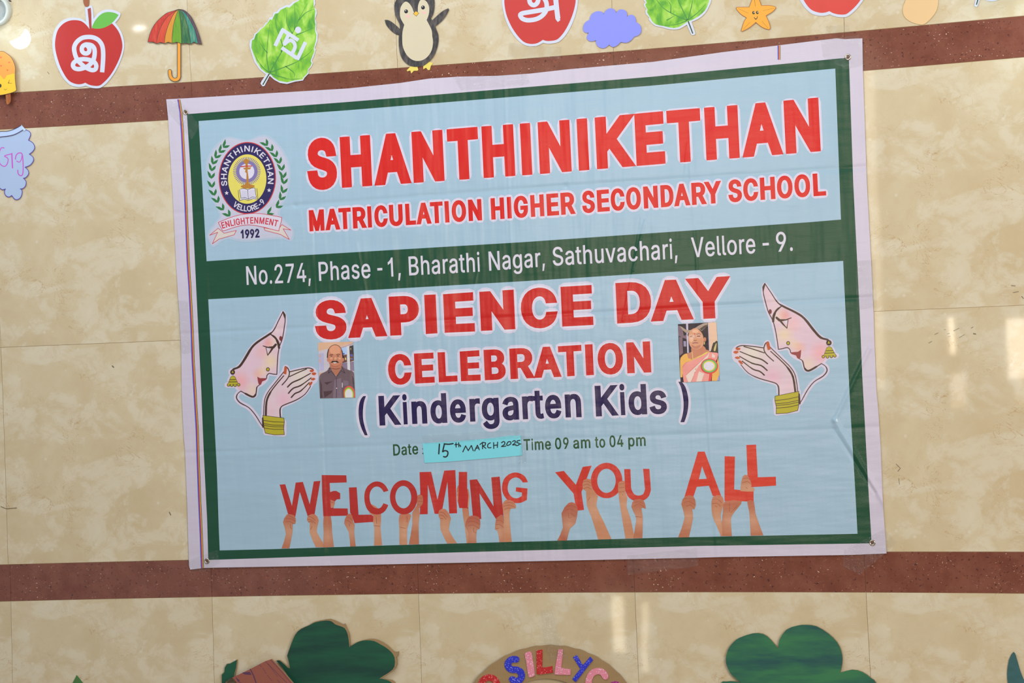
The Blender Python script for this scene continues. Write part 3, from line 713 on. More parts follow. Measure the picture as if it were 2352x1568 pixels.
# date and time
b5 = [(903.5, 1046.2), (960, 1042.8), (1209.9, 1034), (1247, 1032.5), (1355.9, 1028.6), (1430.7, 1025.6), (1482, 1023.7)]
t5 = [(902.5, 1020.2), (957, 1017), (1202, 1008.4), (1427.9, 999), (1480, 996.8)]
for w_, a, b in (('Date', 903.5, 960.8), ('Time', 1203.2, 1265.7), ('09', 1275.4, 1306.8), ('am', 1317.1, 1356.4), ('to', 1367, 1390.5), ('04', 1400.4, 1432.2), ('pm', 1443.4, 1483.3)):
    lettering('time_word', line_letters(word(w_, a, b), b5, t5, .045, .65, .6), banner, pd, DGREEN, .65, .6)
lettering('colon', [[ell(971, 1030.5, 1.3, n=8)], [ell(971.4, 1041, 1.6, n=8)]], banner, pd, DGREEN)

# ------------------------------------------------------------------ emblem
e = crop(400, 260, 4.3556)
def E(*L): return [e(f) for f in L]
em = build('emblem', [
    (E(sm([(330, 620), (320, 480), (400, 330), (520, 235), (640, 250), (740, 265), (840, 225), (940, 220), (1060, 320), (1150, 480), (1165, 660), (1130, 830), (1060, 1000),
           (1130, 1090), (1200, 1170), (1180, 1280), (1080, 1260), (900, 1270), (700, 1290), (520, 1260), (400, 1340), (350, 1290), (330, 1200), (420, 1070), (450, 1010), (370, 840)], 3)), vinyl(170, 186, 205)),
    (E(sm([(350, 620), (342, 490), (415, 350), (525, 252), (640, 268), (740, 280), (840, 243), (930, 240), (1045, 335), (1130, 490), (1143, 660), (1110, 820), (1035, 1000),
           (1115, 1095), (1182, 1165), (1165, 1262), (1080, 1238), (900, 1250), (700, 1268), (520, 1236), (400, 1318), (362, 1290), (345, 1210), (435, 1080), (470, 1010), (390, 840)], 3)), vinyl(188, 188, 206)),
], banner, pd)
ed = pd + 1.2e-4
GR = vinyl(44, 112, 62)
wl = []
def sprig(x, y, ang, s=1.0):
    """a pair of pointed leaves opening along ang"""
    for da, ln in ((-.42, 74), (.55, 60)):
        a = ang + da
        dx, dy = math.cos(a), math.sin(a)
        l = ln * s; w_ = 12 * s
        P = [(0, 0), (.3, .8), (.6, 1), (1, 0), (.6, -.7), (.3, -.9)]
        wl.append([(x + dx * u * l - dy * v * w_, y + dy * u * l + dx * v * w_) for u, v in P])
for nodes, sg in (([(490, 345), (450, 395), (411, 450), (386, 512), (374, 580), (372, 655), (381, 745), (406, 825), (442, 895), (495, 970), (560, 1030)], 1),
                  ([(935, 325), (985, 378), (1025, 440), (1058, 505), (1080, 575), (1092, 650), (1096, 710), (1085, 800), (1060, 870), (1020, 945), (930, 1010)], -1)):
    for i, (x, y) in enumerate(nodes):
        a, b = nodes[max(0, i - 1)], nodes[min(len(nodes) - 1, i + 1)]
        ang = math.atan2(a[1] - b[1], a[0] - b[0])
        sprig(x, y, ang, 1.22)
for i, nm in ((0, 'left'), (22, 'right')):
    for j in range(i, i + 22, 2): build('laurel_leaf_pair', [([e(f) for f in wl[j:j + 2]], (), GR)], em, ed)
RIM, NV, YEL = vinyl(196, 60, 58), vinyl(44, 36, 88), vinyl(218, 204, 96)
build('oval_ring', [(E(ell(732, 648, 287, 361, 56, .02)), RIM), (E(ell(732, 648, 278, 352, 56, .02)), NV)], em, ed)
rays = []
for k in range(48):
    a = 2 * math.pi * k / 48
    c_, s_ = math.cos(a), math.sin(a)
    r0, r1, w_ = 75, 142, 4.2
    rays.append([(727 + c_ * r0 - s_ * w_ * .6, 580 + s_ * r0 + c_ * w_ * .6), (727 + c_ * r1 * .97 - s_ * w_, 580 + s_ * r1 + c_ * w_), (727 + c_ * r1 * .97 + s_ * w_, 580 + s_ * r1 - c_ * w_), (727 + c_ * r0 + s_ * w_ * .6, 580 + s_ * r0 - c_ * w_ * .6)])
GOLD, PUR, PL = vinyl(176, 120, 48), vinyl(124, 112, 164), vinyl(210, 204, 220)
build('sun_lamp_and_book', [
    (E(ell(731, 658, 192, 247, 48, .02)), YEL),
    ([e(f) for f in rays], PUR),
    (E(ell(727, 582, 108, 112, 30)), PUR),
    (E(ell(727, 582, 75, 78, 28)), PL),
    (E([(660, 755), (737, 758), (810, 748), (822, 860), (740, 862), (665, 868)]), PL),
    ([f for P in ([(640, 770), (652, 875)], [(655, 762), (668, 850)], [(665, 757), (700, 752), (737, 765)], [(737, 765), (775, 748), (808, 748)], [(737, 765), (742, 858)], [(668, 850), (705, 842), (742, 858)],
                  [(742, 858), (780, 838), (822, 842)], [(808, 748), (822, 842)], [(828, 752), (838, 858)], [(652, 875), (700, 858), (742, 872), (790, 852), (838, 858)]) for f in strokes(e(P), 1.0, n=5)], NV),
    ([f for k in range(5) for P in ([(672, 778 + k * 14), (730, 782 + k * 14)], [(750, 780 + k * 14), (808, 770 + k * 14)]) for f in strokes(e(P), .5, n=4)], vinyl(150, 150, 190)),
    (E([(718, 470), (735, 470), (738, 540), (734, 575), (744, 640), (748, 700), (762, 712), (805, 722), (800, 738), (760, 752), (700, 752), (668, 738), (668, 725), (710, 712), (722, 690), (724, 600), (708, 585), (716, 560), (712, 500)]), GOLD),
    (E([(690, 470), (720, 455), (750, 470), (745, 500), (700, 500)], [(690, 545), (770, 540), (760, 560), (700, 562)]), GOLD),
    (strokes(e([(668, 535), (700, 530), (740, 528), (775, 528)]), 2.4) , vinyl(190, 60, 50)),
], em, ed + 1.4e-4)
def on_path(s, path, h, track=1.0, wx=.3, d=0, mat=None, name='lettering', inv=False):
    """letters standing on a curve; path in pixels, h = cap height, spread to fill it"""
    segs = [0]
    for i in range(1, len(path)): segs.append(segs[-1] + math.dist(path[i], path[i - 1]))
    sp = word(s, 0, segs[-1])
    out = []
    def at(t):
        i = max(1, min(len(path) - 1, next((k for k in range(len(segs)) if segs[k] >= t), len(path) - 1)))
        a, b = path[i - 1], path[i]
        k = (t - segs[i - 1]) / (segs[i] - segs[i - 1])
        dx, dy = b[0] - a[0], b[1] - a[1]; L_ = math.hypot(dx, dy)
        return a[0] + dx * k, a[1] + dy * k, dx / L_, dy / L_
    for ch, x0, x1 in sp:
        cs, _, _ = glyph(ch)
        mx, my, tx, ty = at((x0 + x1) / 2)
        nx, ny = ty, -tx
        w_ = (x1 - x0) * track
        out.append([[(mx + tx * (u - .5) * w_ + nx * v * h, my + ty * (u - .5) * w_ + ny * v * h) for u, v in c] for c in cs])
    return lettering(name, out, em, d, mat, wx, wx)
arc = lambda rx, ry, a0, a1, n=40: e([(732 + rx * math.cos(math.radians(a0 + (a1 - a0) * k / n)), 648 + ry * math.sin(math.radians(a0 + (a1 - a0) * k / n))) for k in range(n + 1)])
on_path('SHANTHINIKETHAN', arc(208, 268, 164, 372), 12.5, .96, .45, ed + 4.2e-4, WPRINT, 'ring_lettering')
on_path('VELLORE-9', arc(262, 332, 124, 47), 12.0, .96, .45, ed + 4.2e-4, WPRINT, 'ring_lettering')
def star(cx, cy, r): return e([(cx + (r if k % 2 == 0 else r * .42) * math.sin(math.pi * k / 5), cy - (r if k % 2 == 0 else r * .42) * math.cos(math.pi * k / 5)) for k in range(10)])
for cx, cy in ((525, 798), (950, 770)):
    build('star', [([star(cx, cy, 23)], (), WPRINT)], em, ed + 4.2e-4)
CRIM, BEI = vinyl(196, 56, 76), vinyl(206, 196, 190)
rb = sm([(442, 1092), (600, 1030), (760, 1003), (900, 1008), (1070, 1040), (1076, 1056), (1050, 1160), (1036, 1174), (900, 1140), (750, 1115), (620, 1135), (500, 1174), (480, 1166)], 3, (0, 4, 8, 12))
tl = [(440, 1150), (355, 1220), (435, 1190), (382, 1305), (450, 1258), (600, 1215), (622, 1172), (500, 1200)]
tr = [(1078, 1113), (1168, 1168), (1090, 1155), (1152, 1262), (1060, 1210), (910, 1172), (898, 1145), (1035, 1170)]
build('ribbon', [
    ([e(tl), e(tr)], BEI), ([f for P in (tl, tr) for f in strokes(e(P), 1.2, True, 5)], CRIM),
    ([e(rb)], vinyl(208, 200, 214)), (strokes(e(rb), 1.3, True, 5), CRIM)], em, ed + 1e-4)
on_path('ENLIGHTENMENT', e(sm([(484, 1152), (600, 1122), (750, 1102), (900, 1106), (1030, 1132)], 4, closed=False)), 13.8, .93, .5, ed + 4e-4, CRIM, 'ribbon_lettering')
on_path('1992', e([(672, 1248), (760, 1244), (852, 1238)]), 18.2, .95, 1.0, ed + 2e-4, NAVY, 'year_lettering')

# ------------------------------------------------------------------ the two greeting women
BR = vinyl(66, 46, 38); YL = vinyl(176, 164, 40); NAIL = vinyl(184, 82, 44)
w1 = lambda pts: [(500 + x / 4.6125, 680 + y / 4.6125) for x, y in pts]
# affine map onto the mirrored figure on the right
src = [(692, 165), (375, 1068), (705, 1465), (1045, 820), (100, 935)]
dst = [(445, 97), (895, 1020), (568, 1475), (113, 825), (1210, 858)]
def solve3(rows, rhs):
    A = Matrix([[sum(r[i] * r[j] for r in rows) for j in range(3)] for i in range(3)])
    return A.inverted() @ Vector([sum(r[i] * q for r, q in zip(rows, rhs)) for i in range(3)])
rws = [(x, y, 1) for x, y in src]
ax = solve3(rws, [1660 + p[0] / 4.611 for p in dst]); ay = solve3(rws, [630 + p[1] / 4.611 for p in dst])
w2 = lambda pts: [(ax[0] * x + ax[1] * y + ax[2], ay[0] * x + ay[1] * y + ay[2]) for x, y in pts]
def woman(w_):
    k = 1 / 4.6
    F_ = sm([(692, 175), (714, 240), (705, 340), (685, 450), (650, 560), (636, 700), (628, 828), (590, 825), (540, 820), (520, 850), (512, 885), (470, 925), (436, 945), (412, 970),
             (403, 1040), (375, 1062), (310, 1040), (245, 1005), (200, 960), (170, 880), (165, 790), (230, 745), (290, 660), (360, 545), (430, 480), (555, 398), (600, 350), (645, 262)], 3, (0, 6, 17))
    Hd = sm([(700, 800), (715, 748), (738, 760), (757, 805), (830, 785), (960, 762), (1015, 780), (1040, 820), (1025, 880), (985, 945), (925, 1030), (830, 1098), (720, 1145), (680, 1165), (660, 1200),
             (665, 1285), (495, 1265), (495, 1130), (530, 1025), (600, 935)], 3, (15, 16))
    ban = [(478, 1262), (700, 1290), (706, 1330), (698, 1400), (706, 1465), (600, 1468), (505, 1450), (492, 1400), (484, 1310)]
    head = sm([(690, 168), (640, 268), (600, 350), (555, 398), (430, 480), (360, 545), (290, 660), (230, 745), (165, 775), (150, 812)], 3, closed=False)
    front = sm([(692, 168), (714, 240), (704, 340), (685, 450), (655, 530), (640, 610), (631, 720), (627, 828), (590, 825), (545, 818), (522, 840), (518, 870)], 3, (7,), False)
    chin = sm([(440, 942), (415, 965), (406, 1030), (385, 1062), (355, 1062), (300, 1035), (245, 1005)], 3, closed=False)
    neck = sm([(245, 1005), (210, 1035), (200, 1080), (240, 1130), (330, 1180), (400, 1260), (450, 1340), (478, 1380)], 3, closed=False)
    arm = sm([(705, 795), (600, 928), (530, 1020), (495, 1110), (487, 1262)], 3, closed=False)
    arm2 = sm([(700, 842), (612, 945), (552, 1030), (517, 1120), (510, 1265)], 3, closed=False)
    under = sm([(985, 950), (925, 1038), (830, 1100), (720, 1145), (675, 1170), (660, 1210), (665, 1285)], 3, closed=False)
    thumb = sm([(715, 745), (742, 762), (760, 815), (740, 872), (682, 940)], 3, closed=False)
    f0 = sm([(760, 802), (860, 778), (960, 760), (1010, 775)], 3, closed=False)
    f1 = sm([(760, 852), (860, 805), (940, 772)], 3, closed=False)
    fs = [sm(P, 3, closed=False) for P in ([(982, 818), (870, 880), (790, 915), (740, 962)], [(990, 865), (880, 945), (800, 975), (750, 1028)], [(970, 915), (880, 1003), (820, 1030), (780, 1072)])]
    ear = ell(158, 805, 26, 28, 14)
    bell = [(140, 855), (160, 843), (182, 855), (200, 895), (216, 932), (108, 934), (124, 895)]
    balls = [(115, 940), (148, 943), (184, 943), (222, 938)]
    C_ = lambda x, y: w_([(x, y)])[0]
    sp_ = [(*C_(550, 500), 17, (222, 120, 105), .8), (*C_(470, 590), 22, (232, 160, 150), .45), (*C_(560, 690), 24, (226, 204, 140), .65), (*C_(430, 830), 16, (228, 160, 120), .6),
           (*C_(480, 790), 16, (226, 196, 130), .5), (*C_(245, 900), 26, (228, 150, 150), .75), (*C_(370, 1000), 22, (224, 200, 160), .6), (*C_(600, 500), 20, (222, 206, 188), .6), (*C_(620, 330), 26, (216, 192, 188), .5)]
    skin = vinyl(214, 184, 198, sp_)
    hs = vinyl(214, 188, 198, [(*C_(870, 840), 38, (212, 204, 186), .8), (*C_(700, 1100), 26, (222, 160, 182), .6), (*C_(560, 1200), 20, (216, 178, 188), .6)])
    shell = [w_(F_), w_(Hd), w_(ban), w_(bell)]
    for P in (F_, Hd, ban, bell): shell += strokes(w_(P[::2]), 10, True, 7)
    shell += strokes(w_(neck), 12, False, 7) + strokes(w_(arm), 11, False, 7) + [ell(*C_(158, 805), 10, n=12)] + strokes(w_([(100, 940), (235, 938)]), 13, False, 8) + [ell(*C_(1015, 850), 11, 18, 14)]
    g = build('greeting_woman', [(shell, vinyl(205, 194, 214)), ([w_(F_)], skin), ([w_(Hd)], hs)], banner, pd + 4e-5)
    SW = lambda p_, w0, *a_, **k_: strokes(p_, [q * 1.3 for q in w0] if isinstance(w0, list) else w0 * 1.3, *a_, **k_)
    ln = []
    ln += SW(w_(head), [1.6, 1.6, 2.0, 3.6, 3.8, 4.4, 4.2, 3.4, 2.4], n=6)
    ln += SW(w_(front), 1.6, n=6) + SW(w_(sm([(555, 400), (610, 440), (640, 495), (650, 548)], 3, closed=False)), [2, 3.4, 4.4, 4.0], n=6)
    ln += SW(w_([(692, 165), (708, 200), (715, 240)]), [2.4, 4.2, 1.6], n=6)
    ln += SW(w_(chin), [1.4, 2, 3.4, 3.4, 1.6], n=6) + SW(w_(neck), [1.4, 2, 1.6, 1.4], n=6)
    ln += SW(w_(arm), 1.5, n=6) + SW(w_(arm2), [1.8, 2, 3.4, 3.6], n=6) + SW(w_(under), [1.4, 1.8, 2.4], n=6)
    ln += SW(w_(thumb), 1.9, n=6) + SW(w_(f0), 1.8, n=6) + SW(w_(f1), 1.8, n=6)
    for P in fs: ln += SW(w_(P), [1.8, 2.4, 2.4], n=6)
    ln += SW(w_([(480, 526), (530, 542), (590, 542), (616, 512)]), [1.4, 2.2, 4.4, 4.0], n=6) + SW(w_([(512, 545), (520, 585), (530, 626)]), [1.2, 1, 1.6], n=6) + SW(w_([(580, 552), (558, 588), (532, 622)]), [3.6, 2.6, 1.4], n=6)
    ln += [w_(ear)] + SW(w_(bell), 1.3, True, 6) + [ell(*C_(x, y), 3.9, n=10) for x, y in balls] + SW(w_([(478, 1290), (480, 1385)]), 3, n=6)
    ln += [ell(*C_(532, 775), 4.4, 4.8, 14)]
    rings = [strokes(w_([(488, 1290 + k), (590, 1305 + k), (702, 1310 + k * .95)]), 1.3, n=5) for k in (25, 60, 78, 105)]
    build('outline_drawing', [(ln, BR), ([w_(sm([(420, 850), (450, 868), (515, 868), (508, 888), (472, 903), (462, 930), (440, 942), (426, 900)], 2, (0,)))], vinyl(140, 52, 56)),
          ([ell(*C_(668, 447), 3.6, 5.6, 12)], vinyl(118, 50, 52)), ([w_([(518, 548), (550, 550), (530, 595)])], WPRINT)], g, pd + 1.8e-4)
    build('bangles', [([w_(ban)], YL), ([f for r_ in rings for f in r_] + strokes(w_(ban), 1.1, True, 5), BR)], g, pd + 3.6e-4)
    build('earring', [([w_(bell)] + [ell(*C_(x, y), 2.6, n=8) for x, y in balls] + [w_([(158, 785), (170, 812), (148, 812)])], YL),
          (strokes(w_([(130, 885), (190, 883)]), 1.6, n=5) + strokes(w_([(120, 908), (203, 906)]), 1.6, n=5), BR)], g, pd + 3.6e-4)
    build('nose_ring', [([ell(*C_(532, 775), 2.8, 3.2, 10)], (), YL)], g, pd + 3.6e-4)
    for P in ([(698, 822), (706, 750), (722, 744), (735, 758), (726, 828)], [(975, 782), (1018, 775), (1020, 792), (1000, 806), (978, 800)], sm([(992, 820), (1018, 806), (1046, 818), (1020, 838)], 2), sm([(985, 880), (1012, 864), (1037, 876), (1008, 892)], 2), sm([(965, 935), (985, 908), (1006, 908), (990, 940), (972, 945)], 2)):
        build('nail', [([w_(P)], (), NAIL)], g, pd + 3.6e-4)
woman(w1)
woman(w2)

# ------------------------------------------------------------------ the two small portraits
p1 = crop(720, 770, 9.8); p2 = crop(1540, 730, 9.8)
def ph(r, g, b): return vinyl(r, g, b, rough=.3)
def L1(mat, *P): return ([p1(q) for q in P], mat)
def L2(mat, *P): return ([p2(q) for q in P], mat)
build('portrait_of_a_man', [
    L1(ph(196, 186, 196), [(105, 160), (890, 140), (910, 700), (940, 1400), (150, 1418)]),
    L1(ph(214, 170, 140), [(105, 160), (890, 140), (885, 175), (600, 255), (330, 300), (105, 355)]),
    L1(ph(178, 174, 206), [(110, 410), (230, 395), (238, 780), (116, 800)]),
    L1(ph(206, 160, 140), [(130, 430), (160, 430), (162, 500), (130, 500)], [(128, 540), (158, 540), (158, 600), (126, 610)], [(120, 850), (230, 830), (140, 920), (124, 925)]),
    L1(ph(132, 116, 138), [(640, 625), (905, 590), (915, 800), (640, 800)]),
    L1(ph(164, 190, 232), [(622, 290), (750, 262), (752, 420), (640, 440)]),
    L1(ph(104, 66, 58), [(650, 450), (752, 425), (755, 600), (650, 622)], [(812, 400), (905, 400), (908, 570), (815, 600)]),
    L1(ph(58, 48, 56), [(808, 245), (895, 218), (905, 420), (815, 420)]),
    L1(ph(70, 90, 170), [(665, 400), (700, 395), (700, 430), (670, 432)], [(830, 430), (880, 425), (885, 470), (835, 470)], [(855, 510), (885, 510), (880, 550), (850, 545)]),
    L1(ph(206, 180, 110), [(705, 500), (735, 500), (740, 550), (712, 555)], [(830, 280), (850, 290), (838, 340)], [(830, 510), (845, 510), (845, 545)]),
    L1(ph(206, 204, 208), [(748, 222), (806, 230), (828, 790), (765, 765)]),
    L1(ph(186, 150, 150), [(608, 270), (890, 175), (895, 195), (860, 210), (620, 285)]),
    L1(ph(104, 84, 92), sm([(130, 930), (180, 860), (300, 800), (370, 705), (420, 800), (510, 930), (590, 790), (632, 680), (700, 740), (830, 790), (905, 830), (918, 960), (938, 1398), (150, 1416), (128, 1100)], 2, (3, 5, 7, 12, 13))),
    L1(ph(122, 102, 116), [(470, 1000), (620, 960), (640, 1405), (440, 1410)], [(670, 1010), (790, 1030), (790, 1130), (660, 1130)]),
    L1(ph(74, 52, 60), [(150, 980), (190, 1120), (200, 1400), (150, 1416)], [(225, 1260), (430, 1240), (400, 1300), (250, 1400)], [(240, 1060), (440, 1030), (300, 1110)], [(860, 900), (910, 960), (930, 1230), (890, 1160)]),
    L1(ph(178, 112, 86), sm([(375, 640), (640, 630), (612, 760), (512, 922), (405, 770)], 2, (3,))),
    L1(ph(196, 126, 98), ell(320, 548, 16, 42), ell(662, 545, 26, 46), sm([(325, 400), (350, 290), (420, 225), (490, 208), (570, 228), (620, 290), (645, 400), (655, 500), (640, 620), (585, 700), (490, 735), (405, 700), (345, 610), (320, 500)], 3)),
    L1(ph(216, 150, 118), sm([(370, 300), (430, 240), (500, 225), (570, 260), (600, 330), (590, 400), (500, 420), (390, 400)], 3)),
    L1(ph(214, 156, 124), ell(490, 525, 30, 38), ell(400, 520, 34, 22), ell(590, 520, 30, 22)),
    L1(ph(176, 106, 84), sm([(360, 620), (400, 690), (490, 725), (580, 690), (630, 610), (580, 660), (490, 690), (410, 660)], 2)),
    ([f for f in strokes(p1(sm([(332, 330), (385, 250), (472, 210), (560, 228), (620, 290)], 3, closed=False)), .8, n=5)] + [p1([(330, 310), (308, 400), (303, 500), (325, 510), (330, 400), (350, 300)]), p1([(620, 280), (655, 360), (672, 460), (692, 500), (652, 512), (642, 400)])], ph(42, 30, 34)),
    ([f for P in ([(365, 445), (400, 428), (440, 432)], [(520, 432), (555, 420), (592, 430)]) for f in strokes(p1(P), 1.5, n=5)], ph(88, 52, 46)),
    (E_ := [p1(ell(405, 464, 26, 9, 10)), p1(ell(550, 462, 26, 9, 10))], ph(58, 34, 34)),
    ([f for f in strokes(p1([(445, 545), (480, 560), (530, 545)]), .9, n=5)] + strokes(p1([(470, 480), (455, 540)]), .6, n=5), ph(150, 88, 70)),
    L1(ph(34, 20, 26), sm([(382, 618), (430, 572), (485, 582), (530, 570), (578, 618), (520, 608), (440, 608)], 2, (0, 4))),
    L1(ph(222, 214, 212), [(440, 604), (522, 604), (500, 627), (460, 627)]),
    ([f for P in ([(370, 712), (335, 850), (400, 802), (500, 925)], [(630, 690), (710, 850), (622, 792), (525, 925)], [(510, 930), (522, 1180), (515, 1400)], [(335, 740), (420, 742), (500, 760), (600, 740)]) for f in strokes(p1(P), .8, n=4)], ph(60, 40, 48)),
    (strokes(p1([(648, 1070), (650, 1165)]), 1.8, n=6) + [p1(ell(522, 1190, 14))], ph(206, 196, 200)),
    L1(ph(222, 76, 66), sm([(690, 1402), (674, 1290), (702, 1190), (772, 1140), (852, 1150), (922, 1240), (938, 1398)], 3, (0, 6))),
    L1(ph(118, 178, 70), sm([(704, 1402), (694, 1290), (722, 1208), (782, 1164), (842, 1186), (900, 1270), (906, 1399)], 3, (0, 6))),
    L1(ph(214, 214, 110), sm([(716, 1402), (706, 1296), (736, 1222), (790, 1192), (845, 1220), (884, 1290), (886, 1399)], 3, (0, 6))),
    L1(ph(216, 212, 216), sm([(726, 1402), (716, 1300), (750, 1234), (800, 1214), (850, 1246), (872, 1320), (868, 1399)], 3, (0, 6))),
], banner, pd + 5e-4, 3e-5)
build('portrait_of_a_woman', [
    L2(ph(44, 32, 44), [(168, 140), (1030, 90), (1060, 520), (1105, 1410), (228, 1450), (200, 950)]),
    L2(ph(124, 98, 112), [(172, 170), (260, 200), (300, 400), (365, 380), (365, 480), (180, 400)], [(195, 430), (270, 430), (280, 790), (205, 850)]),
    L2(ph(152, 142, 170), [(292, 520), (350, 520), (356, 642), (298, 642)]),
    L2(ph(192, 180, 202), [(350, 125), (396, 125), (412, 790), (378, 790)], [(842, 104), (858, 104), (890, 745), (868, 745)]),
    L2(ph(226, 186, 158), [(858, 104), (1030, 90), (1058, 525), (960, 560), (905, 752), (888, 745)]),
    L2(ph(66, 60, 44), sm([(930, 650), (1000, 545), (1050, 520), (1062, 740), (1030, 785), (945, 745)], 2)),
    L2(ph(206, 180, 120), sm([(985, 660), (1030, 560), (1035, 620), (1010, 740), (975, 735)], 2)),
    L2(ph(36, 28, 36), sm([(400, 340), (430, 290), (560, 228), (640, 245), (720, 330), (785, 420), (805, 520), (830, 600), (800, 700), (745, 660), (600, 500), (400, 420)], 2)),
    L2(ph(170, 146, 130), [(200, 175), (262, 205), (345, 262), (430, 275), (500, 258), (640, 168), (750, 118), (838, 103), (832, 180), (700, 295), (640, 245), (560, 240), (470, 290), (420, 335), (340, 330), (280, 280)]),
    L2(ph(84, 68, 60), [(660, 240), (760, 170), (830, 150), (825, 185), (700, 285)]),
    L2(ph(196, 126, 98), sm([(480, 640), (745, 630), (800, 712), (885, 765), (500, 925), (400, 905), (378, 805), (472, 762)], 2, (4,)), ell(775, 482, 28, 50)),
    L2(ph(214, 152, 118), sm([(404, 410), (430, 315), (500, 245), (580, 228), (650, 272), (712, 350), (742, 440), (750, 560), (718, 640), (640, 698), (545, 700), (462, 655), (418, 560)], 3)),
    L2(ph(232, 178, 146), ell(470, 480, 48, 60), ell(560, 300, 70, 40)),
    L2(ph(190, 124, 100), sm([(470, 600), (560, 640), (680, 600), (640, 680), (550, 692), (490, 660)], 2)),
    (strokes(p2(ell(482, 416, 56, 38, 16)), .6, True, 4) + strokes(p2(ell(640, 408, 60, 38, 16)), .6, True, 4) + [p2(ell(512, 412, 14, 12))], ph(216, 206, 214)),
    (strokes(p2([(600, 412), (660, 408)]), 1.6, n=5) + strokes(p2([(590, 370), (640, 356), (690, 372)]), .9, n=5) + strokes(p2([(440, 425), (480, 418)]), 1.0, n=5) + strokes(p2([(528, 500), (556, 514), (588, 496)]), 1.0, n=5), ph(96, 60, 60)),
    (strokes(p2([(500, 570), (550, 556), (618, 562)]), 1.8, n=5), ph(150, 88, 98)),
    (strokes(p2([(545, 345), (545, 368)]), 1.4, n=5), ph(200, 60, 50)),
    (strokes(p2([(768, 540), (762, 590)]), 1.6, n=5) + strokes(p2([(485, 760), (505, 920)]), 1.2, n=5), ph(232, 200, 130)),
    L2(ph(230, 172, 88), sm([(215, 960), (250, 870), (320, 810), (378, 800), (400, 905), (480, 932), (340, 1015), (285, 1080), (270, 1335), (226, 1335)], 2, (3, 8, 9)),
       [(1062, 880), (1090, 1000), (1100, 1300), (1060, 1412), (930, 1415), (940, 1230), (1040, 1090)]),
    L2(ph(230, 148, 140), sm([(268, 1100), (340, 1010), (600, 900), (885, 765), (1000, 778), (1070, 795), (1062, 880), (1010, 1000), (950, 1200), (860, 1420), (300, 1447), (280, 1300)], 2, (3, 9, 10))),
    L2(ph(226, 202, 190), [(345, 1295), (560, 1100), (800, 862), (880, 780), (840, 900), (640, 1070), (560, 1200), (470, 1440), (400, 1442)], [(940, 800), (1010, 850), (990, 900), (930, 880)], [(640, 1200), (760, 1250), (700, 1425), (580, 1430)]),
    L2(ph(226, 196, 100), [(385, 985), (480, 930), (700, 830), (800, 770), (890, 758), (720, 848), (420, 985)]),
    (strokes(p2(sm([(350, 1290), (500, 1140), (680, 980), (850, 810)], 3, closed=False)), .6, n=4) + strokes(p2([(265, 1120), (340, 1010), (600, 890)]), .6, n=4) + strokes(p2([(465, 1440), (530, 1290), (575, 1130)]), .8, n=4), ph(196, 88, 88)),
    L2(ph(218, 66, 66), ell(875, 1085, 198, 174, 30), [(880, 1235), (942, 1235), (912, 1416), (855, 1418)]),
    L2(ph(98, 178, 106), ell(875, 1080, 170, 148, 28)), L2(ph(226, 198, 76), ell(872, 1080, 138, 120, 26)), L2(ph(218, 210, 220), ell(868, 1082, 116, 98, 26)),
    L2(ph(146, 150, 206), [(1092, 1275), (1104, 1408), (1052, 1410)]),
    L2(ph(236, 236, 240), ell(552, 1192, 16)),
], banner, pd + 5e-4, 3e-5)

# ------------------------------------------------------------------ hands holding up the letters of the welcome line
a1 = crop(620, 1060, 7.128); a2 = crop(900, 1060, 6.918); a3 = crop(1260, 1040, 7.127); a4 = crop(1540, 1000, 6.273)
SK = [(178, 110, 82), (190, 130, 98), (172, 98, 76)]
def hand(cf, P, k, lines=(), d=0.0):
    c = SK[k % 3]
    q = cf(sm(P, 2, (0, len(P) - 1)))
    cx = sum(p[0] for p in q) / len(q); cy = sum(p[1] for p in q) / len(q)
    ty = min(p[1] for p in q)
    mt = vinyl(*c, spots=[(cx, cy + 12, 30, (200, 152, 124), .75), (cx, ty, 26, (188, 100, 80), .6)])
    lay = [([q], mt)]
    if lines: lay.append(([f for l in lines for f in strokes(cf(sm(l, 2, closed=False)), 1.0, n=5)], vinyl(158, 84, 66)))
    build('raised_hand', lay, banner, pd + d)
FR = 1.2e-4
hand(a1, [(190, 1420), (262, 1180), (215, 990), (262, 885), (300, 858), (400, 880), (425, 965), (410, 1020), (375, 1022), (370, 1150), (318, 1418)], 0, [[(300, 880), (360, 905), (400, 935)], [(270, 930), (340, 935), (415, 975)], [(262, 985), (320, 975), (360, 1000), (405, 1015)], [(330, 1020), (335, 1070), (360, 1100)]], FR)
hand(a1, [(750, 1400), (652, 1165), (655, 1010), (608, 965), (625, 885), (730, 855), (800, 960), (765, 1140), (865, 1320), (868, 1398)], 1, [[(630, 900), (680, 905), (740, 960)], [(615, 945), (680, 955), (745, 1010)], [(625, 990), (670, 975), (700, 1000)], [(665, 1110), (690, 1060)]], FR)
hand(a1, [(870, 1402), (878, 1150), (880, 890), (995, 890), (1018, 1140), (1048, 1395)], 0)
hand(a1, [(990, 620), (1060, 650), (1058, 700), (1035, 752), (995, 752)], 2, [[(1000, 660), (1045, 670)]], FR)
hand(a1, [(1315, 1388), (1290, 1150), (1215, 1010), (1250, 890), (1300, 850), (1348, 885), (1365, 990), (1388, 1030), (1380, 1160), (1405, 1384)], 0, [[(1265, 910), (1310, 920), (1345, 960)], [(1255, 965), (1300, 975), (1330, 1010)], [(1300, 1010), (1300, 1060)]], FR)
hand(a1, [(1705, 1374), (1708, 1060), (1685, 990), (1690, 880), (1618, 835), (1720, 820), (1818, 855), (1812, 1080), (1838, 1368)], 1, [[(1740, 900), (1745, 1010)], [(1700, 1050), (1800, 1055)]], -3e-5)
hand(a1, [(1640, 690), (1700, 712), (1765, 762), (1700, 775), (1655, 740)], 1, (), -3e-5)
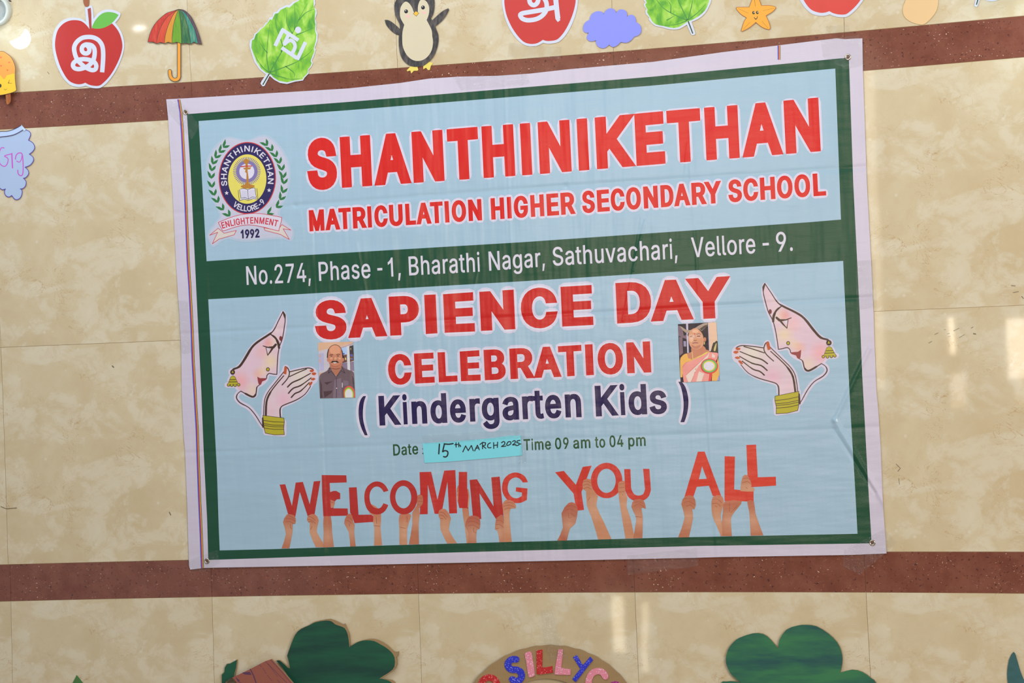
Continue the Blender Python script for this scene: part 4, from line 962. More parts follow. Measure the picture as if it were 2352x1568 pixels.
hand(a2, [(120, 1320), (118, 1050), (122, 840), (290, 830), (295, 900), (245, 1070), (245, 1320)], 1, [[(240, 860), (245, 960)], [(130, 1040), (220, 1060)]], -3e-5)
hand(a2, [(270, 1315), (325, 1000), (325, 810), (398, 690), (408, 535), (485, 535), (495, 640), (475, 690), (430, 745), (443, 830), (425, 1000), (432, 1312)], 0, [[(415, 575), (488, 580)], [(412, 630), (490, 632)], [(408, 680), (470, 690)]], FR)
hand(a2, [(880, 1300), (775, 1080), (770, 930), (745, 870), (750, 775), (850, 752), (940, 900), (905, 1080), (1035, 1295)], 1, [[(755, 800), (820, 810), (880, 880)], [(755, 850), (810, 855), (860, 915)], [(770, 900), (815, 905)]], FR)
hand(a2, [(1190, 1294), (1160, 1040), (1118, 735), (1212, 725), (1235, 900), (1345, 1292)], 1, (), -3e-5)
hand(a2, [(1030, 440), (1058, 370), (1075, 480), (1070, 620), (1040, 630)], 2, [[(1035, 470), (1065, 460)], [(1035, 530), (1065, 525)]], -3e-5)
hand(a2, [(1195, 430), (1215, 440), (1236, 560), (1218, 735), (1196, 735)], 1, (), -3e-5)
hand(a2, [(1210, 1292), (1215, 1130), (1165, 1020), (1200, 900), (1270, 855), (1385, 880), (1405, 990), (1390, 1070), (1355, 1080), (1340, 1200), (1345, 1290)], 2, [[(1230, 900), (1310, 895), (1390, 935)], [(1210, 960), (1300, 945), (1400, 1000)], [(1215, 1020), (1290, 1005), (1390, 1060)], [(1300, 1050), (1300, 1110), (1340, 1130)]], FR)
hand(a2, [(1710, 1278), (1680, 1100), (1638, 1075), (1655, 915), (1690, 875), (1778, 862), (1782, 1276)], 0, [[(1665, 935), (1730, 935), (1775, 975)], [(1655, 1000), (1720, 1000), (1770, 1040)], [(1650, 1065), (1700, 1060)]], FR)
hand(a2, [(1765, 1276), (1775, 1000), (1785, 860), (1755, 690), (1815, 605), (1920, 625), (1970, 690), (1960, 745), (1885, 748), (1870, 900), (1905, 1274)], 1, [[(1790, 660), (1870, 645), (1935, 660)], [(1770, 710), (1860, 690), (1960, 720)], [(1790, 760), (1840, 735), (1890, 740)]], FR + 6e-5)
hand(a3, [(140, 1434), (235, 1220), (212, 985), (330, 815), (430, 822), (475, 900), (470, 1000), (435, 1160), (350, 1240), (300, 1432)], 2, [[(300, 870), (400, 860), (470, 910)], [(290, 930), (380, 920), (460, 990)], [(310, 985), (370, 985), (430, 1040)], [(330, 1000), (330, 1060), (370, 1060)]], FR)
hand(a3, [(812, 1414), (700, 1040), (625, 850), (612, 625), (560, 590), (570, 445), (690, 430), (705, 560), (808, 710), (780, 860), (900, 1120), (1030, 1408)], 1, [[(570, 470), (640, 460), (690, 490)], [(565, 530), (630, 510), (690, 540)], [(575, 590), (640, 560), (700, 600)], [(640, 780), (680, 720)]], FR)
hand(a3, [(1258, 1402), (1200, 1050), (1150, 720), (1140, 500), (1200, 462), (1248, 470), (1255, 640), (1290, 730), (1275, 870), (1350, 1100), (1405, 1392)], 1, [[(1150, 510), (1235, 500)], [(1150, 570), (1240, 560)], [(1150, 640), (1240, 630)], [(1205, 680), (1225, 690)]], FR)
hand(a3, [(1385, 1397), (1430, 1130), (1425, 1030), (1355, 880), (1410, 760), (1550, 770), (1590, 890), (1580, 912), (1520, 900), (1543, 1060), (1535, 1392)], 0, [[(1410, 810), (1480, 795), (1550, 830)], [(1400, 870), (1480, 830), (1570, 890)], [(1420, 1040), (1520, 1050)]], FR + 6e-5)
hand(a4, [(110, 1467), (205, 1180), (155, 985), (215, 872), (330, 872), (365, 990), (340, 1065), (312, 1060), (325, 1190), (265, 1464)], 0, [[(200, 910), (270, 900), (345, 920)], [(185, 970), (270, 950), (355, 1000)], [(230, 1020), (290, 1000), (340, 1050)]], FR)
hand(a4, [(728, 1446), (660, 1290), (605, 1160), (590, 1010), (610, 885), (725, 860), (770, 960), (722, 1140), (745, 1300), (745, 1446)], 1, [[(615, 920), (680, 915), (740, 970)], [(600, 985), (670, 975), (720, 1020)], [(640, 1010), (670, 1030)]], FR)
hand(a4, [(720, 1448), (755, 1100), (785, 945), (1025, 945), (970, 1040), (895, 1140), (870, 1220), (885, 1448)], 0, [[(850, 960), (850, 1100)], [(870, 1110), (960, 1010)]], FR - 3e-5)
hand(a4, [(1155, 1442), (1135, 1100), (1105, 945), (1200, 945), (1225, 1120), (1338, 1438)], 0, (), FR - 3e-5)
hand(a4, [(1010, 740), (1040, 590), (1110, 572), (1165, 690), (1162, 745), (1195, 745), (1200, 806), (1008, 800)], 1, [[(1045, 620), (1110, 610), (1150, 640)], [(1040, 680), (1110, 660), (1160, 700)], [(1085, 745), (1110, 765)]], FR)
def wl_(cf, P, holes=(), d=6e-5, k=0):
    c = [(176, 44, 40), (186, 44, 40), (196, 52, 42), (206, 60, 44)][k]
    build('welcome_letter', [([cf(P)], [cf(h) for h in holes], vinyl(*c))], banner, pd + d)
wl_(a1, [(158, 375), (250, 368), (360, 722), (422, 342), (540, 330), (652, 698), (718, 322), (825, 313), (730, 862), (618, 890), (488, 490), (415, 905), (300, 868)])
wl_(a1, [(848, 218), (1250, 222), (1257, 338), (978, 348), (985, 497), (1040, 478), (1085, 478), (1150, 515), (1150, 612), (1095, 615), (1060, 650), (1040, 762), (1272, 765), (1280, 882), (875, 892), (855, 560)])
wl_(a1, [(1293, 422), (1420, 417), (1450, 868), (1655, 865), (1690, 890), (1690, 985), (1385, 1005), (1340, 880), (1313, 830)])
wl_(a1, sm([(1860, 497), (1845, 465), (1800, 420), (1740, 405), (1680, 435), (1640, 500), (1630, 590), (1650, 685), (1700, 745), (1770, 765), (1820, 745), (1860, 678), (1938, 710), (1890, 800), (1820, 850), (1740, 862), (1660, 840), (1600, 790), (1560, 700), (1545, 590), (1555, 490), (1600, 400), (1680, 338), (1760, 322), (1840, 345), (1900, 400), (1940, 475)], 2, (0, 11, 12, 26)))
wl_(a2, ell(188, 565, 218, 272, 40, -.03), [ell(182, 562, 126, 178, 36, -.03)])
wl_(a2, [(440, 165), (625, 160), (725, 605), (832, 142), (1008, 132), (1037, 818), (912, 822), (883, 315), (800, 770), (745, 828), (680, 828), (572, 362), (570, 832), (445, 835), (452, 480)], k=1)
wl_(a2, [(1065, 162), (1195, 162), (1197, 430), (1215, 540), (1203, 740), (1072, 735), (1050, 640), (1060, 480)], k=1)
wl_(a2, [(1235, 290), (1352, 278), (1617, 710), (1580, 248), (1713, 235), (1775, 860), (1655, 910), (1392, 500), (1422, 910), (1290, 905)], k=0)
wl_(a2, sm([(2162, 325), (2120, 240), (2050, 190), (1960, 170), (1860, 200), (1780, 280), (1750, 400), (1765, 500), (1820, 590), (1900, 640), (1985, 658), (2070, 645), (2145, 605), (2155, 425), (1975, 405), (1968, 472), (2068, 490), (2065, 545), (2010, 575), (1950, 578), (1890, 545), (1850, 480), (1840, 400), (1865, 310), (1920, 262), (1985, 250), (2045, 280), (2080, 330)], 2, (0, 12, 13, 14, 15, 16, 17, 27)), k=2)
wl_(a3, [(107, 315), (250, 293), (447, 520), (558, 228), (705, 205), (538, 640), (580, 930), (478, 942), (435, 820), (410, 665)], k=2)
wl_(a3, ell(950, 450, 258, 290, 44), [ell(948, 455, 152, 198, 36)], k=2)
wl_(a3, [(1238, 263), (1338, 263), (1350, 560)] + sm([(1358, 600), (1400, 672), (1470, 697), (1550, 672), (1578, 590)], 2, closed=False) + [(1547, 258), (1650, 260)] + sm([(1675, 600), (1645, 700), (1570, 768), (1470, 790), (1370, 768), (1290, 700), (1252, 600)], 2, closed=False), k=2)
wl_(a4, [(395, 232), (492, 230), (735, 882), (610, 870), (555, 722), (378, 738), (330, 880), (200, 888)], [[(455, 440), (522, 622), (410, 627)]], k=3)
wl_(a4, [(780, 297), (928, 302), (918, 775), (1197, 805), (1197, 950), (778, 940)], k=3)
wl_(a4, [(1093, 135), (1232, 130), (1258, 600), (1517, 592), (1522, 720), (1165, 742), (1150, 640), (1110, 570)], k=3)

# ------------------------------------------------------------------ printer's stripes, eyelets
sl_ = [(408.4, 229), (413.3, 258.5), (416.7, 306), (421.8, 408), (425.2, 480), (429.8, 600), (433.9, 660), (439, 760), (441.3, 830), (445.4, 900), (450.5, 985), (452, 1034), (455.9, 1140), (459.9, 1230), (462.6, 1303.5)]
for nm, off, w_, c in (('stripe', .0, 2.4, (70, 84, 190)), ('stripe', 2.1, 2.2, (200, 62, 66)), ('stripe', 3.9, 1.8, (206, 178, 60)), ('stripe', 5.2, 1.1, (52, 48, 44))):
    build(nm, [(strokes([(x + off, y) for x, y in sl_], w_, n=6), (), vinyl(*c))], banner, pd)
    build('top_stripe', [(strokes([(1787 + off * .9, 104.5), (1787.4 + off * .9, 137)], w_ * .9, n=6, flat=True), (), vinyl(*c))], banner, pd)
METAL = plain('eyelet_metal', 190, 178, 166, .22, 1.0)
HOLE = plain('eyelet_hole', 92, 60, 50, .6)
def lathe(name, c, d, prof, mat, parent, seg=28, sx=1.0, mats=None):
    """profile (radius px, height above the wall m) turned about the wall normal at pixel c"""
    o = W3(c, 0)
    V, Fc = [], []
    for r, h in prof:
        for k in range(seg):
            a = 2 * math.pi * k / seg
            V.append((o.x + r / 800.0 * math.cos(a) * sx, -(d + h), o.z + r / 800.0 * math.sin(a)))
    for j in range(len(prof) - 1):
        for k in range(seg):
            Fc.append((j * seg + k, j * seg + (k + 1) % seg, (j + 1) * seg + (k + 1) % seg, (j + 1) * seg + k))
    me = bpy.data.meshes.new(name); me.from_pydata(V, [], Fc); me.materials.append(mat); me.update()
    me.shade_smooth()
    return link(name, me, parent)
for c in ((428, 258), (1948.5, 131.5), (477, 1288), (2004.5, 1246)):
    g = lathe('eyelet', c, bz + 3e-4, [(6.6, 0), (6.3, .0009), (5.2, .0016), (3.9, .0013), (3.2, .0005)], METAL, banner)
    lathe('eyelet_hole', c, bz + 3e-4, [(3.3, .0004), (0.01, .0004)], HOLE, g, 16)

# ------------------------------------------------------------------ paper pieces on the tiles
def shape(sub, parent, d, th, layers, wall_m=None):
    return build(sub, layers, parent, d, thick=th, wall=wall_m)
PW = paper(198, 202, 218, .45)
PT = .0012

# apples
A = crop(110, 0, 7.468)
ap_out = sm([(640, 125), (700, 110), (735, 92), (760, 112), (775, 200), (785, 322), (830, 260), (890, 205), (960, 172), (1050, 160), (1150, 178), (1228, 215), (1245, 245), (1220, 310), (1155, 390), (1220, 480), (1280, 600), (1308, 740),
             (1300, 860), (1250, 1030), (1160, 1220), (1040, 1390), (930, 1490), (850, 1515), (740, 1505), (650, 1470), (560, 1492), (460, 1485), (370, 1450), (270, 1350), (190, 1210), (120, 1030), (80, 830), (75, 690), (95, 570), (140, 470),
             (210, 380), (300, 325), (420, 302), (530, 310), (600, 335), (655, 378), (646, 250)], 3, (5, 14, 25, 41))
ap_red = sm([(712, 502), (690, 465), (640, 410), (570, 362), (480, 345), (380, 352), (280, 395), (195, 475), (150, 570), (125, 700), (125, 820), (150, 950), (200, 1110), (260, 1240), (330, 1350), (400, 1410), (500, 1443), (580, 1440), (642, 1418),
             (700, 1450), (780, 1470), (875, 1470), (940, 1430), (1040, 1330), (1130, 1200), (1220, 1020), (1270, 860), (1275, 740), (1240, 600), (1180, 490), (1100, 400), (1000, 460), (880, 490), (755, 480), (735, 500)], 3, (0, 18, 30, 34))
ap_stem = [(680, 155), (735, 132), (745, 250), (747, 400), (752, 472), (735, 500), (712, 502), (700, 350)]
ap_leaf = sm([(752, 472), (800, 370), (870, 280), (950, 222), (1040, 205), (1140, 220), (1213, 255), (1160, 330), (1090, 400), (1000, 460), (900, 490), (800, 490)], 3, (0, 6))
gl_i = sm([(930, 1240), (945, 1050), (948, 900), (930, 780), (870, 690), (780, 643), (690, 634), (590, 650), (505, 710), (456, 790), (452, 870), (478, 970), (520, 1045), (580, 1105), (640, 1152), (700, 1182), (760, 1203), (812, 1190), (830, 1145), (822, 1100),
           (780, 1052), (700, 1025), (610, 1014), (510, 1030), (445, 1075), (430, 1125), (458, 1168), (520, 1185), (590, 1175), (660, 1148), (720, 1108), (775, 1040), (798, 960), (803, 880), (790, 820), (750, 778), (690, 764), (640, 766), (592, 800), (582, 860),
           (610, 905), (660, 918), (700, 895), (712, 850), (695, 800), (660, 775)], 3, closed=False)
RP = lambda k: paper(*[(180, 42, 38), (190, 50, 44), (204, 64, 54)][k], .42)
def apple(name, f, label, k, extra=None, stem_leaf=True):
    c = f([(690, 900)])[0]
    t = thing(name, c, label, 'decoration', 'paper apples along the top of the wall')
    shape('paper_backing', t, .0025, PT, [([f(ap_out)], (), PW)])
    build('apple_print', [([f(ap_red)], (), RP(k))], t, .0026)
    if stem_leaf:
        build('stem', [([f(ap_stem)], (), paper(158, 56, 48))], t, .00275)
        build('leaf', [([f(ap_leaf)], (), paper(98, 172, 66))], t, .00275)
    if extra: build('letter', [(extra, (), PW)], t, .00275)
    return t
apple('paper_apple', A, 'red paper apple with a white looped letter, beside the striped umbrella', 0, strokes(A(gl_i), 10.2, n=9, flat=True))
# the middle apple, cut by the top of the frame and turned the other way
B = crop(1140, 0, 11.76)
o2 = sm([(150, 0), (165, 180), (215, 420), (300, 660), (420, 880), (560, 1060), (700, 1180), (820, 1235), (960, 1252), (1100, 1235), (1200, 1190), (1265, 1155), (1330, 1172), (1430, 1182), (1620, 1155), (1740, 1090), (1880, 940), (2010, 720), (2110, 480),
         (2180, 220), (2203, 0), (2190, -200), (2100, -420), (1930, -580), (1700, -640), (1480, -600), (1380, -560), (1360, -800), (1260, -800), (1240, -540), (1100, -620), (850, -660), (560, -600), (320, -430), (190, -220)], 3, (11, 26, 27, 28, 29))
i2 = sm([(215, 0), (235, 230), (290, 450), (400, 700), (540, 920), (680, 1080), (780, 1150), (880, 1180), (980, 1187), (1090, 1170), (1190, 1120), (1255, 1075), (1330, 1100), (1430, 1107), (1610, 1080), (1730, 990), (1860, 820), (1980, 590), (2080, 330), (2140, 60),
         (2130, -160), (2050, -370), (1900, -520), (1700, -580), (1480, -540), (1310, -450), (1140, -540), (880, -590), (580, -540), (360, -390), (250, -200)], 3, (11, 25))
gl_a = strokes(B([(1600, 0), (1632, 250), (1668, 530)]), 11.2, flat=False, n=4) + strokes(B([(1610, 190), (1300, 260), (720, 355)]), 10.6, n=10) + \
    strokes(B(sm([(720, 355), (655, 385), (650, 430), (700, 500), (800, 540), (920, 545), (1080, 515), (1220, 440), (1320, 330), (1360, 220), (1355, 90), (1320, 0), (1250, -90), (1120, -170), (980, -180), (900, -110), (893, 0), (920, 90), (1000, 140), (1080, 110), (1128, 30), (1120, -40), (1060, -90)], 3, closed=False)), 10.4, n=9)
t = thing('paper_apple', (1240, 20), 'red paper apple with a white barred letter, left of the plain blue cloud', 'decoration', 'paper apples along the top of the wall')
shape('paper_backing', t, .0025, PT, [([B(o2)], (), PW)])
build('apple_print', [([B(i2)], (), RP(1))], t, .0026)
gl_a2 = [f for f in gl_a if True]
build('letter', [(strokes(B([(1600, -60), (1632, 250), (1664, 508)]), 11.4, flat=True) + gl_a2[4:] + [], (), PW)], t, .00275)
A3 = lambda pts: [(1904.8 + (x / 7.468 - 85.97) * 1.16, 25.6 + (y / 7.468 - 189.9) * 1.09) for x, y in pts]
apple('paper_apple', A3, 'blank red end of a paper apple, right of the smiling starfish', 2)
# stick end above the first apple
t = thing('paper_stick', (198, 0), 'short brown rounded stick end above the first apple', 'decoration')
shape('stick', t, .0030, PT, [([A(sm([(605, -150), (605, 0), (615, 62), (640, 112), (665, 120), (690, 112), (704, 62), (706, 0), (706, -150)], 2, (0, 8)))], (), paper(150, 86, 52))])

# umbrella
U = crop(330, 10, 8.253)
UB = paper(70, 52, 40)
rim = [(80, 715), (170, 708), (245, 742), (330, 718), (393, 742), (460, 714), (536, 735), (630, 714), (718, 745), (800, 732), (890, 752), (950, 712), (1032, 750), (1065, 738), (1103, 762)]
apx = (662, 92)
left = sm([apx, (560, 125), (440, 165), (340, 240), (230, 350), (150, 480), (100, 620), (80, 715)], 3, (0,), False)
rgt = sm([apx, (750, 105), (820, 150), (900, 235), (960, 350), (1020, 490), (1070, 640), (1103, 762)], 3, (0,), False)
ribs = [left] + [sm([apx] + r_, 3, closed=False) for r_ in ([(460, 225), (330, 420), (262, 620), (245, 742)], [(570, 180), (465, 400), (408, 600), (393, 742)], [(625, 180), (572, 360), (542, 560), (536, 735)],
        [(690, 260), (710, 460), (718, 745)], [(745, 170), (832, 400), (872, 600), (890, 752)], [(790, 165), (920, 380), (980, 520), (1032, 750)])] + [rgt]
tm = thing('paper_umbrella', (400, 90), 'striped rainbow paper umbrella with orange hooked handle, beside the first apple', 'decoration')
body = ribs[0] + [p for p in rim[1:-1]] + rgt[::-1][:-1]
hook = sm([(670, 700), (670, 1300), (668, 1370), (650, 1410), (610, 1428), (565, 1425), (520, 1390), (497, 1320), (495, 1262)], 3, closed=False)
build('handle', [(strokes(U(hook), 8.6, n=9), UB), (strokes(U(hook), 6.4, n=9), paper(224, 150, 50))], tm, .0048, thick=.001, wall=UB)
cano = build('canopy', [([U(body)], (), UB)], tm, .0058, thick=.001)
rimi = {0: (0, 2), 1: (2, 4), 2: (4, 6), 3: (6, 8), 4: (8, 10), 5: (10, 12), 6: (12, 14)}
cols = [[tuple(int(q * .88) for q in c_) for c_ in p_] for p_ in [((206, 48, 40), (226, 84, 58)), ((228, 84, 52), (214, 64, 44)), ((230, 156, 48), (226, 146, 44)), ((116, 172, 36), (92, 152, 40)), ((34, 104, 62), (110, 150, 90)), ((36, 138, 120), (120, 170, 140)), ((88, 66, 86), (120, 96, 100))]]
for k in range(7):
    a, b = rimi[k]
    P = ribs[k] + rim[a + 1:b] + ribs[k + 1][::-1][:-1]
    build('umbrella_panel', [([U(P)], (), paper(*cols[k][0], .5, .06, (cols[k][1], 150, 26, .56)))], cano, .00595)
build('rib_lines', [([f for r_ in ribs for f in strokes(U(r_), .9, n=4)] + strokes(U(rim), 1.0, n=4), (), UB)], cano, .0061)

# leaves
Lf = crop(560, 0, 7.468)
lo_ = [(1215, -30), (1225, 60), (1200, 125), (1245, 160), (1252, 230), (1220, 330), (1245, 380), (1240, 520), (1268, 580), (1262, 700), (1216, 825), (1235, 850), (1200, 960), (1165, 1040), (1185, 1080), (1160, 1140), (1108, 1200), (1112, 1260), (1040, 1335), (1015, 1380),
       (880, 1400), (740, 1440), (620, 1422), (520, 1368), (444, 1300), (352, 1475), (322, 1480), (285, 1435), (298, 1400), (378, 1278), (270, 1192), (180, 1060), (125, 890), (95, 780), (105, 690), (165, 650), (180, 580), (240, 540), (270, 490), (330, 460), (370, 395),
       (400, 385), (440, 300), (490, 292), (510, 212), (560, 205), (610, 145), (680, 110), (740, 82), (780, 88), (840, 35), (900, 15), (960, -30), (1080, -150), (1180, -250), (1215, -240)]
gi_ = [(1195, -20), (1200, 115), (1228, 180), (1215, 330), (1230, 420), (1222, 520), (1245, 600), (1235, 700), (1200, 830), (1212, 880), (1180, 950), (1145, 1045), (1165, 1085), (1140, 1140), (1098, 1190), (1095, 1250), (1025, 1325), (1000, 1365), (870, 1378), (740, 1410), (600, 1385), (500, 1320),
       (460, 1265), (380, 1245), (300, 1180), (230, 1080), (180, 960), (130, 820), (140, 690), (175, 675), (205, 590), (248, 555), (300, 490), (340, 468), (375, 425), (412, 390), (450, 330), (482, 345), (535, 235), (590, 225), (630, 170), (740, 118), (785, 130), (870, 50), (930, 20), (1080, -110), (1180, -205), (1195, -190)]
def leafmat():
    mt, nt, bs = newmat('leaf_print')
    pos = N(nt, 'ShaderNodeNewGeometry').outputs['Position']
    n1 = noise_(nt, mapped(nt, pos, (30, 1, 18), (0, .5, 0)), 1.0, 3, .55, .6)
    c = ramp(nt, n1, [(.34, alb(72, 146, 44)), (.50, alb(128, 186, 50)), (.66, alb(172, 208, 96))])
    LK(nt, c, bs.inputs['Base Color']); bs.inputs['Roughness'].default_value = .4
    return mt
LM = leafmat(); VN = paper(72, 138, 58, .4); SD = paper(46, 72, 40)
def leaf(f, name, label, out_, inn, veins, stem, letter=None, base=(680, 700)):
    t = thing(name, f([base])[0], label, 'decoration', 'paper leaves along the top of the wall')
    shape('paper_backing', t, .0028, PT, [([f(out_)], (), PW)])
    build('leaf_print', [([f(inn)], (), LM)], t, .00295)
    for v in veins: build('vein', [(strokes(f(sm(v, 3, closed=False)), [3.0, 2.2, 1.4, .8], n=5), (), VN)], t, .00302)
    build('stem', [(strokes(f(stem), 2.6, n=6, flat=True), (), SD)], t, .00308)
    if letter: build('letter', [(letter, (), PW)], t, .00312)
veins1 = [[(440, 1240), (400, 1050), (395, 900), (420, 600), (445, 420)], [(450, 1235), (560, 1040), (700, 800), (870, 500), (960, 300), (1090, 60)], [(460, 1240), (700, 1150), (900, 1065), (1100, 930), (1180, 840)], [(450, 1260), (640, 1320), (800, 1360), (1000, 1340)],
          [(430, 1240), (330, 1160), (240, 1040), (190, 930)], [(400, 900), (330, 820), (260, 700)], [(640, 880), (660, 760), (560, 470), (545, 260)], [(870, 500), (880, 300), (870, 80)], [(830, 570), (740, 400), (740, 160)], [(950, 340), (1060, 220), (1200, 160)], [(720, 1140), (860, 1250), (860, 1330)], [(900, 600), (1050, 540), (1210, 470)]]
lt5 = [(strokes(Lf([(538, 788), (672, 506)]), 8.8, flat=True)), strokes(Lf([(650, 502), (936, 690)]), 8.4, flat=True), strokes(Lf([(768, 590), (690, 760)]), 8.2, flat=True), strokes(Lf(sm([(690, 768), (740, 720), (800, 690), (860, 730), (880, 800), (850, 880), (810, 930)], 3, closed=False)), 8.2, n=8, flat=True),
       strokes(Lf([(650, 818), (915, 1000)]), 8.4, flat=True), strokes(Lf([(918, 1018), (1058, 722)]), 8.6, flat=True), [ell(*Lf([(932, 514)])[0], 7.0, 7.6, 20)], [Lf([(900, 965), (960, 990), (934, 1036), (880, 1000)])], [Lf([(625, 530), (660, 476), (700, 500), (680, 540)])]]
leaf(Lf, 'paper_leaf', 'large green heart-shaped paper leaf with a white letter and a dot', lo_, gi_, veins1, [(438, 1262), (325, 1452)], [f for g_ in lt5 for f in g_])
R2 = crop(1330, 0, 7.127)
lo2 = sm([(1055, 0), (1090, 42), (1060, 62), (1070, 110), (1108, 150), (1085, 180), (1095, 230), (1152, 292), (1135, 312), (1180, 370), (1250, 425), (1350, 445), (1480, 480), (1600, 483), (1680, 455), (1765, 405), (1830, 555), (1855, 576), (1885, 568), (1902, 540), (1842, 358), (1950, 310), (2060, 220), (2130, 100), (2165, 0), (2160, -150), (2060, -400), (1880, -620), (1700, -760), (1520, -600), (1280, -380), (1130, -180)], 2, tuple(range(0, 10)) + (15, 20, 28))
gi2 = sm([(1090, 0), (1108, 45), (1086, 68), (1092, 110), (1120, 150), (1112, 200), (1165, 290), (1200, 350), (1260, 400), (1400, 430), (1550, 458), (1660, 430), (1765, 360), (1850, 325), (1960, 262), (2060, 172), (2115, 60), (2130, 0), (2120, -150), (2030, -380), (1860, -580), (1700, -700), (1530, -560), (1310, -350), (1160, -160)], 2, tuple(range(0, 6)))
v2 = [[(1775, 330), (1690, 150), (1620, 0), (1560, -200), (1600, -500)], [(1785, 320), (1830, 150), (1862, 0), (1900, -200)], [(1790, 325), (1950, 200), (2080, 60)], [(1765, 330), (1560, 240), (1390, 140), (1270, 0), (1180, -120)], [(1760, 340), (1600, 400), (1400, 415)], [(1500, 200), (1500, 80), (1440, 0)], [(1440, 330), (1560, 260)]]
leaf(R2, 'paper_leaf', 'green paper leaf between the blue cloud and the starfish, stem pointing down', lo2, gi2, v2, [(1785, 345), (1862, 548)], None, (1600, 100))
R3 = lambda pts: [(2245.5 - (x / 7.127 - 261.0) * .78 - 3, 12 + (y / 7.127 - 77.0)) for x, y in pts]
leaf(R3, 'paper_leaf', 'white-edged dark leaf stem hanging at the top right, rest of leaf out of frame', lo2, gi2, v2, [(1785, 345), (1858, 540)], None, (1600, 100))

# penguin
G = crop(870, 0, 8.712)
BK = paper(46, 42, 44, .5, .06, ((92, 84, 80), 90, 30, .56)); CRM = paper(202, 190, 162)
pb = sm([(350, 0), (312, 100), (318, 240), (350, 350), (410, 470), (425, 560), (405, 700), (400, 850), (415, 1020), (460, 1160), (540, 1260), (640, 1320), (740, 1335), (860, 1320), (960, 1270), (1080, 1150), (1150, 1010), (1190, 850), (1190, 700), (1150, 590), (1132, 525),
         (1250, 430), (1340, 320), (1402, 200), (1392, 165), (1280, 220), (1150, 330), (1065, 412), (1045, 362), (1090, 270), (1112, 150), (1110, 0), (1060, -120), (900, -220), (720, -240), (550, -200), (420, -110)], 3, (20, 23, 24, 27, 28))
fl = sm([(120, 398), (200, 405), (300, 470), (415, 575), (440, 640), (412, 697), (330, 680), (230, 600), (150, 500)], 3, (0,))
be = sm([(510, 495), (470, 430), (430, 340), (425, 220), (450, 120), (510, 45), (560, 35), (620, 80), (670, 160), (700, 240), (745, 275), (780, 240), (785, 120), (820, 20), (860, -8), (930, 10), (980, 70), (1010, 160), (1000, 290), (957, 400), (1010, 500), (1060, 610), (1070, 720), (1085, 840), (1060, 1000),
         (980, 1130), (880, 1200), (770, 1220), (660, 1190), (560, 1100), (490, 960), (470, 830), (475, 640)], 3, (0, 19))
pg = thing('paper_penguin', (953, 90), 'black and white paper penguin with raised flippers, standing on the red band', 'decoration')
YF = paper(222, 202, 96)
for P in ([(640, 1325), (770, 1325), (790, 1400), (770, 1415), (700, 1415), (650, 1470), (630, 1410), (570, 1427), (560, 1405)], [(890, 1330), (1000, 1235), (1085, 1262), (1040, 1320), (1020, 1400), (985, 1402), (945, 1355), (890, 1385)]):
    shape('foot', pg, .0022, .001, [([G(P)], (), YF)])
shape('flipper', pg, .0028, .001, [([G(fl)], (), BK)])
shape('body', pg, .0038, .001, [([G(pb)], (), BK)])
build('belly_and_face', [([G(be)], (), CRM)], pg, .00395)
for x, y in ((547, 228), (885, 150)):
    ey = build('eye', [([G(ell(x, y, 38, 40, 20))], (), paper(30, 30, 36, .3))], pg, .00405)
    build('eye_glint', [([G(ell(x - 8, y - 16, 9, 11, 10))], (), PW)], ey, .00412)
for x, y, rx, ry in ((586, 322, 42, 28), (906, 250, 42, 24)):
    build('cheek', [([G(ell(x, y, rx, ry, 20))], (), paper(226, 176, 170))], pg, .00405)
build('beak', [([G([(741, 214), (806, 262), (753, 328), (686, 276)])], paper(60, 50, 34)), ([G([(741, 224), (797, 262), (752, 318), (696, 276)])], paper(226, 176, 50))], pg, .00405)

# plain blue cloud
cl = [(175, 322), (180, 280), (220, 220), (290, 185), (350, 185), (385, 200), (401, 238), (430, 180), (490, 140), (550, 140), (590, 170), (604, 212), (650, 165), (700, 153), (760, 175), (787, 230), (782, 272), (850, 240), (900, 260), (928, 310), (932, 360), (980, 390), (1015, 450), (1012, 530), (960, 583), (900, 600),
      (850, 660), (770, 700), (682, 688), (620, 745), (550, 770), (490, 732), (430, 780), (370, 788), (310, 760), (275, 700), (278, 658), (200, 677), (150, 660), (125, 610), (157, 533), (110, 537), (70, 500), (70, 430), (110, 360)]
t = thing('paper_cloud', (1406, 65), 'plain periwinkle blue scalloped paper cloud right of the middle apple', 'decoration')
shape('cloud', t, .0040, .0012, [([R2(sm(cl, 3, (0, 6, 11, 16, 20, 25, 28, 31, 36, 40)))], (), paper(130, 136, 240, .6, .03))])

# starfish
Sf = crop(1680, 0, 7.35)
st_ = sm([(300, 120), (345, 0), (385, -110), (412, -125), (430, -90), (470, 0), (505, 94), (640, 92), (735, 112), (745, 140), (690, 200), (583, 264), (630, 370), (653, 450), (650, 480), (625, 497), (520, 460), (411, 376), (310, 460), (200, 520), (166, 530), (170, 500), (210, 370), (256, 300), (160, 240), (92, 165), (86, 132), (120, 120)], 3, (0, 6, 11, 17, 20, 23))
t = thing('paper_starfish', (1736, 35), 'orange paper starfish with a smiling face under the top edge', 'decoration')
SB = paper(150, 84, 40)
shape('starfish', t, .0034, .0012, [([Sf(st_)], (), paper(234, 160, 52, .5, .03))], SB)
build('outline', [(strokes(Sf(st_), .9, True, 4), (), SB)], t, .00352)
DK = paper(56, 52, 34)
for x, y in ((374, 214), (438, 211)):
    ey = build('eye', [([Sf(ell(x, y, 23, 28, 16))], (), DK)], t, .00352)
    build('eye_glint', [([Sf(ell(x + 8, y - 6, 9, 12, 10))], (), paper(226, 200, 150))], ey, .0036)
